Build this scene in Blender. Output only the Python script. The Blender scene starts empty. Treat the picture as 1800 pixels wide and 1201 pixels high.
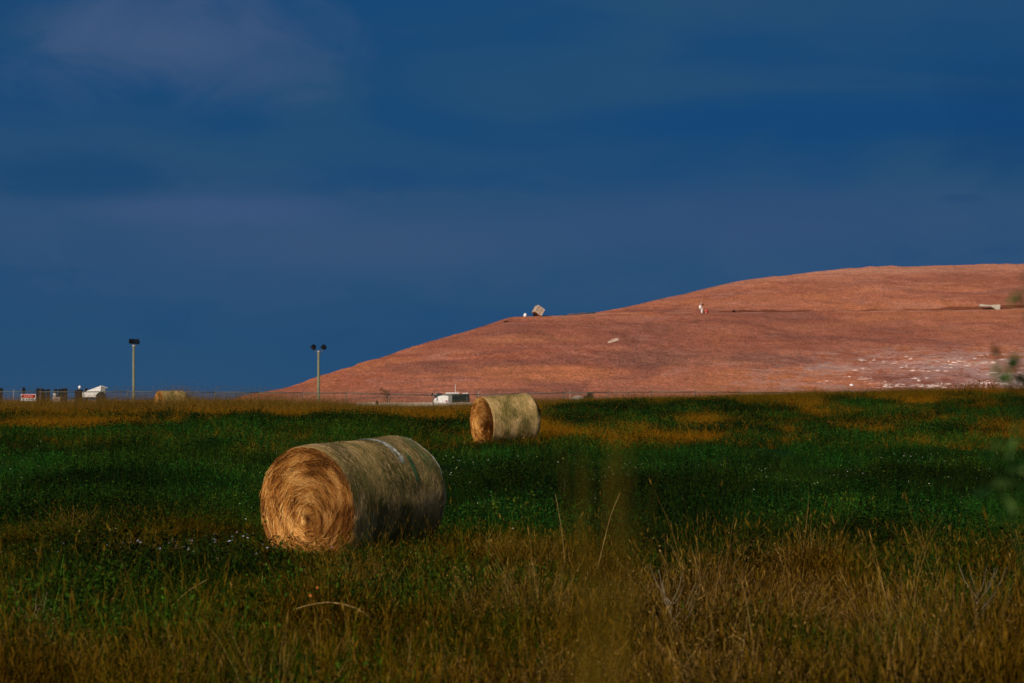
import bpy, math, random
import numpy as np
from mathutils import Vector, Matrix, Euler

C = bpy.context.scene
COL = C.collection
R = math.radians
rng = np.random.default_rng(7)
random.seed(7)

# ------------------------------------------------------------------ camera
EYE, HOR, F = 2.07, 703.0, 5000.0          # eye height, horizon row and focal length (photo pixels)
cam = bpy.data.cameras.new('camera')
cam.lens, cam.sensor_width = 100.0, 36.0
cam.clip_start, cam.clip_end = 0.1, 8000.0
cam.dof.use_dof = True
cam.dof.focus_distance = 52.0
cam.dof.aperture_fstop = 5.0
co = bpy.data.objects.new('camera', cam)
co.location = (0, 0, EYE)
co.rotation_euler = (R(90) + math.atan((HOR - 600.5) / F), 0, 0)
COL.objects.link(co)
C.camera = co

# ------------------------------------------------------------------ light
SUN_AZ, SUN_EL = 211.0, 32.0               # azimuth clockwise from +Y; behind the camera, to the left
sd = Vector((math.sin(R(SUN_AZ)) * math.cos(R(SUN_EL)), math.cos(R(SUN_AZ)) * math.cos(R(SUN_EL)), math.sin(R(SUN_EL))))
sl = bpy.data.lights.new('sun', 'SUN')
sl.energy, sl.angle, sl.color = 4.2, R(0.5), (1.0, 0.87, 0.72)
so = bpy.data.objects.new('sun', sl)
so.rotation_euler = sd.to_track_quat('Z', 'Y').to_euler()
so.location = (-30, -30, 40)
COL.objects.link(so)

C.view_settings.view_transform = 'Standard'
C.view_settings.look = 'None'
C.view_settings.exposure = 0.0
C.view_settings.gamma = 1.0


class NT:
    """small node-tree helper"""
    def __init__(s, tree):
        s.t = tree; s.n = tree.nodes; s.l = tree.links
    def node(s, typ, **kw):
        n = s.n.new(typ)
        for k, v in kw.items():
            setattr(n, k, v)
        return n
    def put(s, sock, v):
        if hasattr(v, 'is_output'):
            s.l.new(v, sock)
        else:
            sock.default_value = v
    def math(s, op, a, b=0.0, c=0.0, clamp=False):
        n = s.node('ShaderNodeMath', operation=op, use_clamp=clamp)
        s.put(n.inputs[0], a); s.put(n.inputs[1], b); s.put(n.inputs[2], c)
        return n.outputs[0]
    def vmath(s, op, a, b=(0, 0, 0)):
        n = s.node('ShaderNodeVectorMath', operation=op)
        s.put(n.inputs[0], a); s.put(n.inputs[1], b)
        return n.outputs['Value'] if op in ('LENGTH', 'DOT_PRODUCT', 'DISTANCE') else n.outputs[0]
    def noise(s, vec, scale, detail=4.0, rough=0.55, dist=0.0):
        n = s.node('ShaderNodeTexNoise')
        s.put(n.inputs['Vector'], vec); n.inputs['Scale'].default_value = scale
        n.inputs['Detail'].default_value = detail; n.inputs['Roughness'].default_value = rough
        n.inputs['Distortion'].default_value = dist
        return n.outputs['Fac']
    def ramp(s, fac, lo, hi, a=0.0, b=1.0):
        n = s.node('ShaderNodeMapRange', interpolation_type='SMOOTHSTEP')
        s.put(n.inputs['Value'], fac); s.put(n.inputs['From Min'], lo); s.put(n.inputs['From Max'], hi)
        s.put(n.inputs['To Min'], a); s.put(n.inputs['To Max'], b)
        return n.outputs['Result']
    def mix(s, fac, a, b, mode='MIX'):
        n = s.node('ShaderNodeMix', data_type='RGBA', blend_type=mode)
        s.put(n.inputs[0], fac)
        s.put(n.inputs[6], a if hasattr(a, 'is_output') else (*a[:3], 1)); s.put(n.inputs[7], b if hasattr(b, 'is_output') else (*b[:3], 1))
        return n.outputs[2]
    def sep(s, v):
        n = s.node('ShaderNodeSeparateXYZ'); s.put(n.inputs[0], v); return n.outputs
    def comb(s, x, y, z):
        n = s.node('ShaderNodeCombineXYZ')
        s.put(n.inputs[0], x); s.put(n.inputs[1], y); s.put(n.inputs[2], z)
        return n.outputs[0]
    def attr(s, name, kind='GEOMETRY'):
        return s.node('ShaderNodeAttribute', attribute_type=kind, attribute_name=name).outputs
    def bump(s, h, strength, dist):
        n = s.node('ShaderNodeBump'); n.inputs['Strength'].default_value = strength
        n.inputs['Distance'].default_value = dist; s.put(n.inputs['Height'], h)
        return n.outputs[0]


# sky: a dark storm front ahead, clear evening sky behind the camera
W = bpy.data.worlds.new('World'); C.world = W; W.use_nodes = True
t = NT(W.node_tree); t.n.clear()
sky = t.node('ShaderNodeTexSky', sky_type='NISHITA', sun_disc=False)
sky.sun_elevation, sky.sun_rotation = R(SUN_EL), R(SUN_AZ)
sky.air_density, sky.dust_density, sky.ozone_density = 1.0, 1.0, 2.0
SKY_STRENGTH = 0.05
d = t.vmath('NORMALIZE', t.node('ShaderNodeTexCoord').outputs['Generated'])
dx, dy, dz = t.sep(d)
low = t.comb(t.math('MULTIPLY', dx, 7.0), t.math('MULTIPLY', dy, 3.0), t.math('MULTIPLY', dz, 30.0))
n1 = t.noise(low, 1.0, 3.0, 0.5, 0.6)
n2 = t.noise(t.vmath('ADD', low, (5.3, 1.7, 9.1)), 0.55, 3.0, 0.5, 0.4)
puff = t.noise(t.comb(t.math('MULTIPLY', dx, 22.0), t.math('MULTIPLY', dy, 6.0), t.math('MULTIPLY', dz, 40.0)), 1.0, 5.0, 0.6, 0.8)
K = 1.0 / SKY_STRENGTH
def kc(r, g, b): return (r * K, g * K, b * K)
def lin(*c): return tuple((v / 255 / 12.92) if v / 255 <= 0.04045 else ((v / 255 + 0.055) / 1.055) ** 2.4 for v in c)
deep, mid, mauve, slate = lin(24, 72, 117), lin(35, 77, 115), lin(58, 84, 122), lin(46, 80, 116)
c = t.mix(t.ramp(n1, 0.38, 0.64), kc(*deep), kc(*mid))
c = t.mix(t.math('MULTIPLY', t.ramp(n2, 0.5, 0.68), 0.45), c, kc(*slate))
# a wide grey-blue belt of rain cloud low over the horizon
belt = t.math('MULTIPLY', t.ramp(dz, 0.005, 0.05), t.ramp(dz, 0.062, 0.094, 1.0, 0.0))
c = t.mix(t.math('MULTIPLY', belt, t.ramp(t.math('ADD', puff, t.math('MULTIPLY', n2, 0.6)), 0.55, 0.95, 0.25, 0.8)), c, kc(*lin(51, 82, 118)))
# the same haze, a little duller, right down at the horizon
c = t.mix(t.ramp(dz, 0.05, 0.0, 0.0, 0.75), c, kc(*lin(42, 78, 112)))
def cloud(x, z, rx, rz, col, amount, c):
    ex = t.math('DIVIDE', t.math('SUBTRACT', dx, x), rx); ez = t.math('DIVIDE', t.math('SUBTRACT', dz, z), rz)
    r2 = t.math('ADD', t.math('MULTIPLY', ex, ex), t.math('MULTIPLY', ez, ez))
    r2 = t.math('ADD', t.math('SQRT', r2), t.math('MULTIPLY', t.math('SUBTRACT', puff, 0.5), 1.3))
    f = t.math('MULTIPLY', t.ramp(r2, 1.05, 0.15), amount)
    f = t.math('MULTIPLY', f, t.ramp(dy, 0.2, 0.6))
    return t.mix(f, c, kc(*col))
c = cloud(-0.118, 0.124, 0.075, 0.026, lin(64, 88, 126), 0.85, c)
c = cloud(-0.10, 0.066, 0.06, 0.008, lin(66, 88, 130), 0.5, c)
c = cloud(-0.05, 0.055, 0.10, 0.014, lin(56, 84, 120), 0.65, c)
c = cloud(0.08, 0.062, 0.12, 0.016, lin(52, 80, 120), 0.6, c)
c = cloud(0.155, 0.070, 0.012, 0.003, lin(36, 72, 114), 0.6, c)
c = cloud(-0.155, 0.078, 0.065, 0.011, lin(25, 70, 112), 0.7, c)
c = cloud(-0.035, 0.077, 0.065, 0.006, lin(28, 72, 116), 0.6, c)
c = cloud(0.172, 0.095, 0.035, 0.030, lin(20, 66, 112), 0.7, c)
c = cloud(0.10, 0.098, 0.11, 0.010, lin(19, 69, 119), 0.6, c)
c = cloud(-0.19, 0.135, 0.035, 0.02, lin(24, 70, 114), 0.8, c)
cover = t.math('MULTIPLY', t.ramp(dy, -0.25, 0.25), t.ramp(dz, 0.9, 0.5))
fin = t.mix(cover, sky.outputs[0], c)
bg = t.node('ShaderNodeBackground'); bg.inputs[1].default_value = SKY_STRENGTH
t.l.new(fin, bg.inputs[0])
t.l.new(bg.outputs[0], t.node('ShaderNodeOutputWorld').inputs[0])


# ------------------------------------------------------------------ helpers
def link(o, parent=None):
    COL.objects.link(o)
    if parent: o.parent = parent
    return o

def tag(o, label=None, cat=None, group=None, kind=None):
    if label: o['label'] = label
    if cat: o['category'] = cat
    if group: o['group'] = group
    if kind: o['kind'] = kind
    return o

def empty(name, loc, label, cat, rz=0.0, group=None, rot=None):
    o = bpy.data.objects.new(name, None)
    o.empty_display_size = 0.2
    o.location = loc
    o.rotation_euler = rot if rot else (0, 0, rz)
    link(o); tag(o, label, cat, group)
    return o

def raw_mesh(name, v, f, mat=None, smooth=False, attrs=None):
    me = bpy.data.meshes.new(name)
    v = np.asarray(v, dtype=np.float32)
    if isinstance(f, np.ndarray) and f.ndim == 2:
        k = f.shape[1]
        me.vertices.add(len(v)); me.vertices.foreach_set('co', v.ravel())
        me.loops.add(f.size); me.loops.foreach_set('vertex_index', f.astype(np.int32).ravel())
        me.polygons.add(len(f)); me.polygons.foreach_set('loop_start', np.arange(0, f.size, k, dtype=np.int32))
        me.update(calc_edges=True)
    else:
        me.from_pydata([tuple(map(float, p)) for p in v], [], [tuple(int(i) for i in q) for q in f])
        me.update()
    if attrs:
        for k, a in attrs.items():
            a = np.asarray(a, dtype=np.float32)
            typ = 'FLOAT' if a.ndim == 1 else 'FLOAT_VECTOR'
            at = me.attributes.new(k, typ, 'POINT')
            at.data.foreach_set('value' if a.ndim == 1 else 'vector', a.ravel())
    if smooth:
        me.polygons.foreach_set('use_smooth', np.ones(len(me.polygons), dtype=bool))
    if mat: me.materials.append(mat)
    return me

def obj(name, me, parent=None):
    return link(bpy.data.objects.new(name, me), parent)

class MB:
    """collects simple solids, then links them as one mesh object"""
    def __init__(s): s.v = []; s.f = []
    def _add(s, v, f):
        b = len(s.v); s.v += [Vector(p) for p in v]; s.f += [tuple(i + b for i in q) for q in f]; return s
    def box(s, c, size, rot=(0, 0, 0), taper=1.0):
        m = Euler(rot).to_matrix(); c = Vector(c); v = []
        for z in (-1, 1):
            k = taper if z > 0 else 1.0
            for x, y in ((-1, -1), (1, -1), (1, 1), (-1, 1)):
                v.append(c + m @ Vector((x * size[0] / 2 * k, y * size[1] / 2 * k, z * size[2] / 2)))
        return s._add(v, [(3, 2, 1, 0), (4, 5, 6, 7), (0, 1, 5, 4), (1, 2, 6, 5), (2, 3, 7, 6), (3, 0, 4, 7)])
    def tube(s, p0, p1, r0, r1=None, n=10, cap=True):
        p0, p1 = Vector(p0), Vector(p1); r1 = r0 if r1 is None else r1
        a = (p1 - p0).normalized(); u = a.orthogonal().normalized(); w = a.cross(u); v = []
        for p, r in ((p0, r0), (p1, r1)):
            for i in range(n):
                q = 2 * math.pi * i / n
                v.append(p + (u * math.cos(q) + w * math.sin(q)) * r)
        f = [(i, (i + 1) % n, n + (i + 1) % n, n + i) for i in range(n)]
        if cap: f += [tuple(range(n - 1, -1, -1)), tuple(range(n, 2 * n))]
        return s._add(v, f)
    def path(s, pts, rad, n=8):
        for i in range(len(pts) - 1):
            r0 = rad[i] if hasattr(rad, '__len__') else rad; r1 = rad[i + 1] if hasattr(rad, '__len__') else rad
            s.tube(pts[i], pts[i + 1], r0, r1, n, False)
        return s
    def lathe(s, prof, c=(0, 0, 0), n=20, rot=(0, 0, 0)):
        m = Euler(rot).to_matrix(); c = Vector(c); v = []; k = len(prof)
        for r, z in prof:
            for i in range(n):
                q = 2 * math.pi * i / n
                v.append(c + m @ Vector((r * math.cos(q), r * math.sin(q), z)))
        f = [(j * n + i, j * n + (i + 1) % n, (j + 1) * n + (i + 1) % n, (j + 1) * n + i) for j in range(k - 1) for i in range(n)]
        f += [tuple(range(n - 1, -1, -1)), tuple(range((k - 1) * n, k * n))]
        return s._add(v, f)
    def prism(s, prof, y0, y1):
        k = len(prof)
        v = [Vector((x, y0, z)) for x, z in prof] + [Vector((x, y1, z)) for x, z in prof]
        f = [(i, (i + 1) % k, k + (i + 1) % k, k + i) for i in range(k)]
        return s._add(v, f + [tuple(range(k - 1, -1, -1)), tuple(range(k, 2 * k))])
    def build(s, name, mat, parent=None, smooth=False, bevel=0.0):
        me = raw_mesh(name, [tuple(p) for p in s.v], s.f, mat, smooth)
        o = obj(name, me, parent)
        if bevel:
            b = o.modifiers.new('bevel', 'BEVEL'); b.width = bevel; b.segments = 2; b.limit_method = 'ANGLE'
        return o

# value noise / fbm in numpy
_tab = np.random.default_rng(3).random((256, 256))
def vn(x, y):
    x = np.asarray(x, float); y = np.asarray(y, float)
    xi = np.floor(x).astype(int); yi = np.floor(y).astype(int)
    fx = x - xi; fy = y - yi; fx = fx * fx * (3 - 2 * fx); fy = fy * fy * (3 - 2 * fy)
    a = _tab[xi & 255, yi & 255]; b = _tab[(xi + 1) & 255, yi & 255]
    e = _tab[xi & 255, (yi + 1) & 255]; g = _tab[(xi + 1) & 255, (yi + 1) & 255]
    return (a * (1 - fx) + b * fx) * (1 - fy) + (e * (1 - fx) + g * fx) * fy
def fbm(x, y, o=4):
    r = 0; a = 0.5; s = 0
    for i in range(o):
        r = r + a * vn(np.asarray(x) * 2 ** i + 17.3 * i, np.asarray(y) * 2 ** i + 5.1 * i); s += a; a *= 0.5
    return r / s
def sm(x, a=0.0, b=1.0):
    x = np.clip((np.asarray(x, float) - a) / (b - a), 0, 1); return x * x * (3 - 2 * x)

def ground_z(x, y):
    x = np.asarray(x, float); y = np.asarray(y, float)
    b = np.interp(y, [-60, 0, 6, 14, 45, 60, 86, 120, 178, 188, 198, 207, 225, 260], [.55, .5, .3, .05, 0, .2, .68, .9, 1.2, 1.22, .95, 1.05, 1.72, 1.72])
    rise = np.interp(x, [-9, -6, 2, 9, 15, 18.5, 26, 33, 60], [0, .05, .4, .59, .78, .92, 1.11, 1.22, 1.3])
    b = b + rise * sm(y, 110, 182) * (1 - sm(y, 190, 215))
    n = (fbm(x * .25, y * .25, 3) - .5) * .22 * (1 - sm(y, 150, 220)) + (fbm(x * .06 + 9, y * .03, 2) - .5) * .25 * (1 - sm(y, 60, 190)) * sm(y, 10, 30)
    return b + n
def gz(x, y): return float(ground_z(x, y))
def P(px, py, y): return Vector(((px - 900) / F * y, y, EYE + (HOR - py) / F * y))


# ------------------------------------------------------------------ materials
def material(name, col, rough=0.8, spec=0.3, var=0.25, scale=6.0, bump=0.0, bscale=20.0, metal=0.0, stain=None, stain_amt=0.0):
    m = bpy.data.materials.new(name); m.use_nodes = True
    n = NT(m.node_tree); p = n.n['Principled BSDF']
    pos = n.node('ShaderNodeTexCoord').outputs['Object']
    nz = n.noise(pos, scale, 5.0, 0.6)
    k = n.ramp(nz, 0.25, 0.75, 1 - var, 1 + var)
    base = n.mix(1.0, col, n.comb(k, k, k), 'MULTIPLY')
    if stain:
        base = n.mix(n.math('MULTIPLY', n.ramp(n.noise(pos, scale * .6, 4.0, .65, .5), .48, .66), stain_amt), base, stain)
    n.put(p.inputs['Base Color'], base)
    p.inputs['Roughness'].default_value = rough; p.inputs['Specular IOR Level'].default_value = spec
    p.inputs['Metallic'].default_value = metal
    if bump:
        n.put(p.inputs['Normal'], n.bump(n.noise(pos, bscale, 5.0, .65), 0.6, bump))
    return m

def blade_material(name, straw, straw_amt, rough=0.95, spec=0.0, trans=0.15):
    """colour of the clump comes from the instance, of the single blade from the mesh"""
    m = bpy.data.materials.new(name); m.use_nodes = True
    n = NT(m.node_tree); p = n.n['Principled BSDF']; out = n.n['Material Output']
    tint = n.attr('tint', 'INSTANCER')['Color']
    bv = n.attr('bv')['Fac']
    k = n.ramp(n.math('FRACT', n.math('MULTIPLY', bv, 7.13)), 0.25, 1, 0.22, 2.1)
    c = n.mix(1.0, tint, n.comb(k, k, k), 'MULTIPLY')
    c = n.mix(n.math('MULTIPLY', n.ramp(bv, 0.72, 1.0), straw_amt), c, straw)
    n.put(p.inputs['Base Color'], c)
    p.inputs['Roughness'].default_value = rough; p.inputs['Specular IOR Level'].default_value = spec
    tr = n.node('ShaderNodeBsdfTranslucent'); n.put(tr.inputs[0], c)
    mx = n.node('ShaderNodeMixShader'); mx.inputs[0].default_value = trans
    n.l.new(p.outputs[0], mx.inputs[1]); n.l.new(tr.outputs[0], mx.inputs[2]); n.l.new(mx.outputs[0], out.inputs[0])
    return m

M = {}
M['dry_blade'] = blade_material('dry_blade', (.30, .165, .016), 0.55)
M['green_blade'] = blade_material('green_blade', (.06, .075, .008), 0.45, spec=.05)
M['wood'] = material('weathered_wood', (.165, .175, .11), var=.18, scale=1.2, bump=.006, bscale=40)
M['lamp_black'] = material('lamp_black', (.006, .008, .008), rough=.7, var=.3, spec=.1)
M['galv'] = material('galvanised_steel', (.085, .09, .075), rough=.6, spec=.3, metal=.1, var=.25, scale=10)
M['wire'] = material('fence_wire', (.08, .08, .07), rough=.7)
M['white_paint'] = material('white_paint', (.80, .79, .76), rough=.5, var=.08, scale=2, stain=(.5, .46, .4), stain_amt=.35)
M['grey_side'] = material('grey_panel', (.20, .20, .19), rough=.6)
M['dark'] = material('dark_plastic', (.007, .009, .009), rough=.8, var=.4, spec=.05)
M['dark_green'] = material('dark_green_plastic', (.003, .010, .008), rough=.8, var=.4, spec=.05)
M['rust_dark'] = material('dark_rusty_steel', (.020, .011, .009), rough=.9, var=.5, spec=.05)
M['glass'] = material('dark_glass', (.006, .014, .028), rough=.25, spec=.2, var=.2)
M['red'] = material('red_paint', (.45, .02, .02), rough=.5, var=.2)
M['tyre'] = material('rubber', (.012, .012, .012), rough=.9)
M['concrete'] = material('pale_concrete', (.46, .41, .34), rough=.9, var=.2, scale=4, bump=.01, stain=(.3, .22, .16), stain_amt=.4)
M['crate'] = material('crate_timber', (.40, .28, .20), rough=.85, var=.25, scale=5, bump=.01, stain=(.24, .14, .09), stain_amt=.5)
M['crate_edge'] = material('crate_edge_timber', (.52, .41, .32), rough=.85, var=.2)
M['rock'] = material('grey_rock', (.34, .30, .25), rough=.95, var=.3, scale=3, bump=.05, bscale=6)
M['ledge_dark'] = material('ledge_shade_and_clod', (.014, .016, .02), rough=.6, var=.3)  # near-black for the modelled shade wedge and one clod


# ------------------------------------------------------------------ where the field is green, and where dry
def px_of(x, y): return 900 + F * np.asarray(x) / np.maximum(np.asarray(y, float), 1)
def green_amount(x, y):
    """0 = dry grass, 1 = green growth; bands and patches as they lie across the field"""
    x = np.asarray(x, float); y = np.asarray(y, float)
    px = px_of(x, y)
    wob = (fbm(x * .35, y * .22, 3) - .5)
    near_edge = np.interp(px, [0, 250, 450, 800, 1100, 1400, 1800], [39, 44, 40.5, 39.5, 37.5, 37.5, 37.5])
    g = sm(y + wob * 7, near_edge - 2.0, near_edge + 2.0)
    far_edge = np.interp(px, [0, 300, 600, 900, 960, 1400, 1800], [104, 110, 135, 105, 80, 77, 77])
    patch = .66 * fbm(x * .26 + 31, y * .075 + 3, 4) + .34 * fbm(x * .95 + 7, y * .22 + 8, 3)
    in_patchy = sm(y + wob * 12, far_edge, far_edge + 7)
    g = g * (1 - in_patchy * sm(patch, .44, .51))
    back_green = sm(px, 930, 1050) * sm(y + wob * 14, 104, 113) * (1 - sm(y, 152, 164))
    g = np.maximum(g, back_green * sm(patch, .66, .54))
    dry_far = sm(y + wob * 16, np.where(px < 850, 140, 162), np.where(px < 850, 152, 172))
    g = g * (1 - dry_far * .93)
    near = 1 - sm(y, 40, 46)
    g = np.maximum(g, near * sm(fbm(x * .7 + 70, y * .4 + 5, 4) + .05 * (px < 950), .47, .60) * .75)
    # green growth inside the dry foreground
    spots = [(-3.9, 30.5, 1.7, 2.6, .95), (-2.6, 25.5, .9, 1.3, .8), (-6.1, 33, 1.5, 1.6, .6), (.2, 28.5, 1.3, 1.6, .45), (-1.1, 31, .9, 1.2, .45), (4.1, 33.5, .6, .8, .5), (-2.4, 35.2, 1.3, .9, .5)]
    for cx, cy, rx, ry, a in spots:
        rr = np.sqrt(((x - cx) / rx) ** 2 + ((y - cy) / ry) ** 2) + wob * 1.2
        g = np.maximum(g, a * sm(rr, 1.15, .5))
    return np.clip(g, 0, 1)

# ------------------------------------------------------------------ ground sheet
xs = np.unique(np.concatenate([np.linspace(-60, 75, 271), np.linspace(-4000, -60, 40), np.linspace(75, 4000, 40)]))
ys = np.unique(np.concatenate([np.linspace(-400, 0, 12), np.linspace(0, 60, 121), np.linspace(60, 240, 181), np.geomspace(240, 6000, 50)]))
X, Y = np.meshgrid(xs, ys)
Z = ground_z(X, Y)
nx = len(xs); ny = len(ys)
idx = np.arange(nx * ny).reshape(ny, nx)
quads = np.stack([idx[:-1, :-1], idx[:-1, 1:], idx[1:, 1:], idx[1:, :-1]], -1).reshape(-1, 4)
G = green_amount(X, Y)
m = bpy.data.materials.new('field_soil'); m.use_nodes = True
n = NT(m.node_tree); p = n.n['Principled BSDF']
pos = n.node('ShaderNodeNewGeometry').outputs['Position']
g = n.attr('green')['Fac']
fine = n.noise(pos, 9.0, 5.0, .7)
dryc = n.mix(n.ramp(fine, .3, .7), (.014, .008, .0015), (.045, .023, .004))
grc = n.mix(n.ramp(fine, .3, .7), (.0015, .008, .001), (.005, .022, .003))
c = n.mix(g, dryc, grc)
py_ = n.sep(pos)
c = n.mix(n.ramp(py_[1], 206, 214), c, n.mix(n.ramp(fine, .3, .7), (.22, .10, .06), (.34, .19, .13)))
n.put(p.inputs['Base Color'], c)
p.inputs['Roughness'].default_value = 1.0; p.inputs['Specular IOR Level'].default_value = .05
n.put(p.inputs['Normal'], n.bump(n.noise(pos, 14.0, 5.0, .7), .8, .08))
o = obj('ground', raw_mesh('ground', np.stack([X, Y, Z], -1).reshape(-1, 3), quads, m, True, {'green': G.ravel()}))
tag(o, kind='structure')

# ------------------------------------------------------------------ hill
def hill_mesh():
    sil = [(380, 712), (430, 694), (500, 683), (560, 664), (620, 645), (700, 618), (760, 600), (820, 583), (860, 570), (895, 557), (920, 555.5), (980, 554), (1040, 549.5), (1100, 540), (1160, 526), (1240, 508), (1300, 494), (1350, 487), (1375, 486), (1400, 481), (1450, 476), (1500, 472), (1550, 469), (1600, 470), (1700, 468), (1800, 465), (2000, 462), (2400, 470), (2800, 560), (3200, 700)]
    ben = [(380, 712), (430, 694), (500, 683), (560, 664), (620, 645), (700, 618), (760, 600), (820, 583), (860, 570), (895, 557), (920, 556), (980, 555), (1100, 550), (1250, 549), (1400, 549), (1550, 546), (1700, 545), (1800, 541), (2400, 545), (2800, 620), (3200, 702)]
    px = np.concatenate([np.arange(380, 1900, 3.0), np.arange(1900, 3220, 12.0)])
    tt = (px - 900) / F
    s = np.interp(px, [a for a, b in sil], [b for a, b in sil])
    k = np.ones(9) / 9
    s[4:-4] = np.convolve(s, k, 'valid'); 
    bpy_ = np.interp(px, [a for a, b in ben], [b for a, b in ben])
    bpy_[4:-4] = np.convolve(bpy_, k, 'valid')
    Df = np.interp(px, [380, 700, 1200, 1800, 2600], [250, 240, 236, 240, 260])
    Db = np.interp(px, [380, 600, 900, 1200, 1800, 2600], [262, 290, 330, 345, 350, 360])
    Dr = np.interp(px, [380, 900, 1000, 1200, 1500, 1800, 2600], [300, 380, 400, 425, 450, 465, 470])
    zb = EYE + (HOR - bpy_) / F * Db
    zr = EYE + (HOR - s) / F * Dr
    zr = np.where(px < 960, np.minimum(zr, zb - .25), zr)
    zr = np.where((px >= 960) & (px < 1000), np.minimum(zr, zb * ((1000 - px) / 40) + zr * (1 - (1000 - px) / 40)), zr)
    # rows: foot -> bench lip -> bench -> ridge -> plateau -> back
    rows = []
    u1 = np.linspace(0, 1, 90); u2 = np.linspace(0, 1, 8)[1:]; u3 = np.linspace(0, 1, 60)[1:]; u4 = np.linspace(0, 1, 24)[1:]
    for u in u1:
        dd = Df + (Db - Df) * u
        prof = u + .035 * np.sin(u * math.pi) - .05 * np.sin(2 * math.pi * u) * .6
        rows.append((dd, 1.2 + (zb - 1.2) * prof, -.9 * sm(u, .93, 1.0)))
    for u in u2:
        dd = Db + 7 * u
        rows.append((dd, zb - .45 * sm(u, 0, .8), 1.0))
    for u in u3:
        dd = Db + 7 + (Dr - Db - 7) * u
        z0 = zb - .45
        prof = 1 - (1 - u) ** 1.35
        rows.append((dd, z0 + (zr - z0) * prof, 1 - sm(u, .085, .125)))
    for u in u4:
        dd = Dr + 330 * u
        rows.append((dd, zr + .5 * u - (zr + 1) * sm(u, .45, 1.0), 0.0))
    D = np.array([r[0] for r in rows]); Zh = np.array([r[1] for r in rows])
    Xh = D * tt[None, :]
    onhill = sm(Zh, 1.4, 5)
    n_ = (fbm(Xh * .05, D * .05, 4) - .5) * 1.9 + (fbm(Xh * .3 + 40, D * .3, 4) - .5) * .6 + (fbm(Xh * 1.1 + 4, D * 1.1, 3) - .5) * .14
    # rills running down the slope
    n_ += (fbm(Xh * .22 + D * .05 + 70, D * .02, 3) - .5) * .7
    ridge_calm = np.ones_like(Zh)
    b0 = len(u1) - 4; b1 = len(u1) + len(u2) + 2
    ridge_calm[b0:b1] = .25
    r0 = len(u1) + len(u2) + len(u3) - 4
    ridge_calm[r0:] = .45
    left = px < 960
    ridge_calm[b0:, left] *= .6
    Zh = Zh + n_ * onhill * ridge_calm * .75
    # two long rubble lips crossing the face
    V = np.stack([Xh, D, Zh], -1).reshape(-1, 3)
    ledge_shade = np.array([np.full(len(px), r_[2]) for r_ in rows]) * np.where(px < 970, 0, 1)[None, :]  # mask for the painted shade line along the ledge
    nr, nc = D.shape
    ii = np.arange(nr * nc).reshape(nr, nc)
    q = np.stack([ii[:-1, :-1], ii[:-1, 1:], ii[1:, 1:], ii[1:, :-1]], -1).reshape(-1, 4)
    return V, q, ledge_shade.ravel()

m = bpy.data.materials.new('red_earth'); m.use_nodes = True
n = NT(m.node_tree); p = n.n['Principled BSDF']
pos = n.node('ShaderNodeNewGeometry').outputs['Position']
x_, y_, z_ = n.sep(pos)
wide = n.noise(n.comb(n.math('MULTIPLY', x_, .035), n.math('MULTIPLY', y_, .02), n.math('MULTIPLY', z_, .22)), 1.0, 4.0, .55, .8)
patchy = n.noise(n.comb(n.math('MULTIPLY', x_, .06), n.math('MULTIPLY', y_, .03), n.math('MULTIPLY', z_, .34)), 1.0, 6.0, .62, .9)
flow = n.noise(n.comb(n.math('ADD', n.math('MULTIPLY', x_, .16), n.math('MULTIPLY', z_, -.35)), n.math('MULTIPLY', y_, .05), n.math('MULTIPLY', z_, .9)), 1.0, 6.0, .68, .5)
gp = n.comb(x_, n.math('MULTIPLY', y_, .14), n.math('MULTIPLY', z_, 1.5))
grain = n.noise(gp, 4.5, 3.0, .8)
clods = n.noise(gp, 1.1, 5.0, .7, .3)
speck = n.noise(n.comb(x_, n.math('MULTIPLY', y_, .2), n.math('MULTIPLY', z_, 2.2)), 4.0, 2.0, .6)
c = n.mix(n.ramp(wide, .38, .62), (.42, .134, .074), (.53, .188, .103))
c = n.mix(n.math('MULTIPLY', n.ramp(patchy, .51, .62), .6), c, (.58, .205, .085))
c = n.mix(n.math('MULTIPLY', n.ramp(patchy, .48, .38), .7), c, (.30, .115, .082))
c = n.mix(n.math('MULTIPLY', n.ramp(flow, .53, .70), .5), c, (.62, .29, .215))
c = n.mix(n.math('MULTIPLY', n.ramp(flow, .46, .34), .35), c, (.37, .115, .068))
c = n.mix(n.math('MULTIPLY', n.ramp(z_, 15, 22), .55), c, (.64, .28, .175))
def soil(cx, cz, rx, rz, col, amt, c):
    ex = n.math('DIVIDE', n.math('SUBTRACT', x_, cx), rx); ez = n.math('DIVIDE', n.math('SUBTRACT', z_, cz), rz)
    rr = n.math('SQRT', n.math('ADD', n.math('MULTIPLY', ex, ex), n.math('MULTIPLY', ez, ez)))
    rr = n.math('ADD', rr, n.math('ADD', n.math('MULTIPLY', n.math('SUBTRACT', flow, .5), 2.2), n.math('MULTIPLY', n.math('SUBTRACT', clods, .5), 1.2)))
    return n.mix(n.math('MULTIPLY', n.ramp(rr, 1.15, .35), amt), c, col)
for a_ in [(14.5, 6.3, 8, 1.3, (.26, .115, .085), .75), (26, 5.9, 6, 1.1, (.27, .115, .085), .7), (-6, 5.2, 10, .9, (.29, .12, .085), .6), (3, 8.4, 9, .6, (.62, .24, .11), .7), (2, 4.6, 9, 1.0, (.62, .22, .095), .6), (66, 19.5, 18, 2.4, (.36, .115, .065), .6), (40, 17.5, 9, 1.8, (.38, .125, .072), .55), (55, 21.5, 14, 1.3, (.68, .31, .20), .6), (30, 3.6, 5, 1.2, (.62, .21, .09), .6)]: c = soil(*a_, c)
band = n.math('MULTIPLY', n.ramp(n.math('ADD', z_, n.math('MULTIPLY', wide, 3.0)), 7.0, 9.5), n.ramp(z_, 12.2, 10.8))
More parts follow.
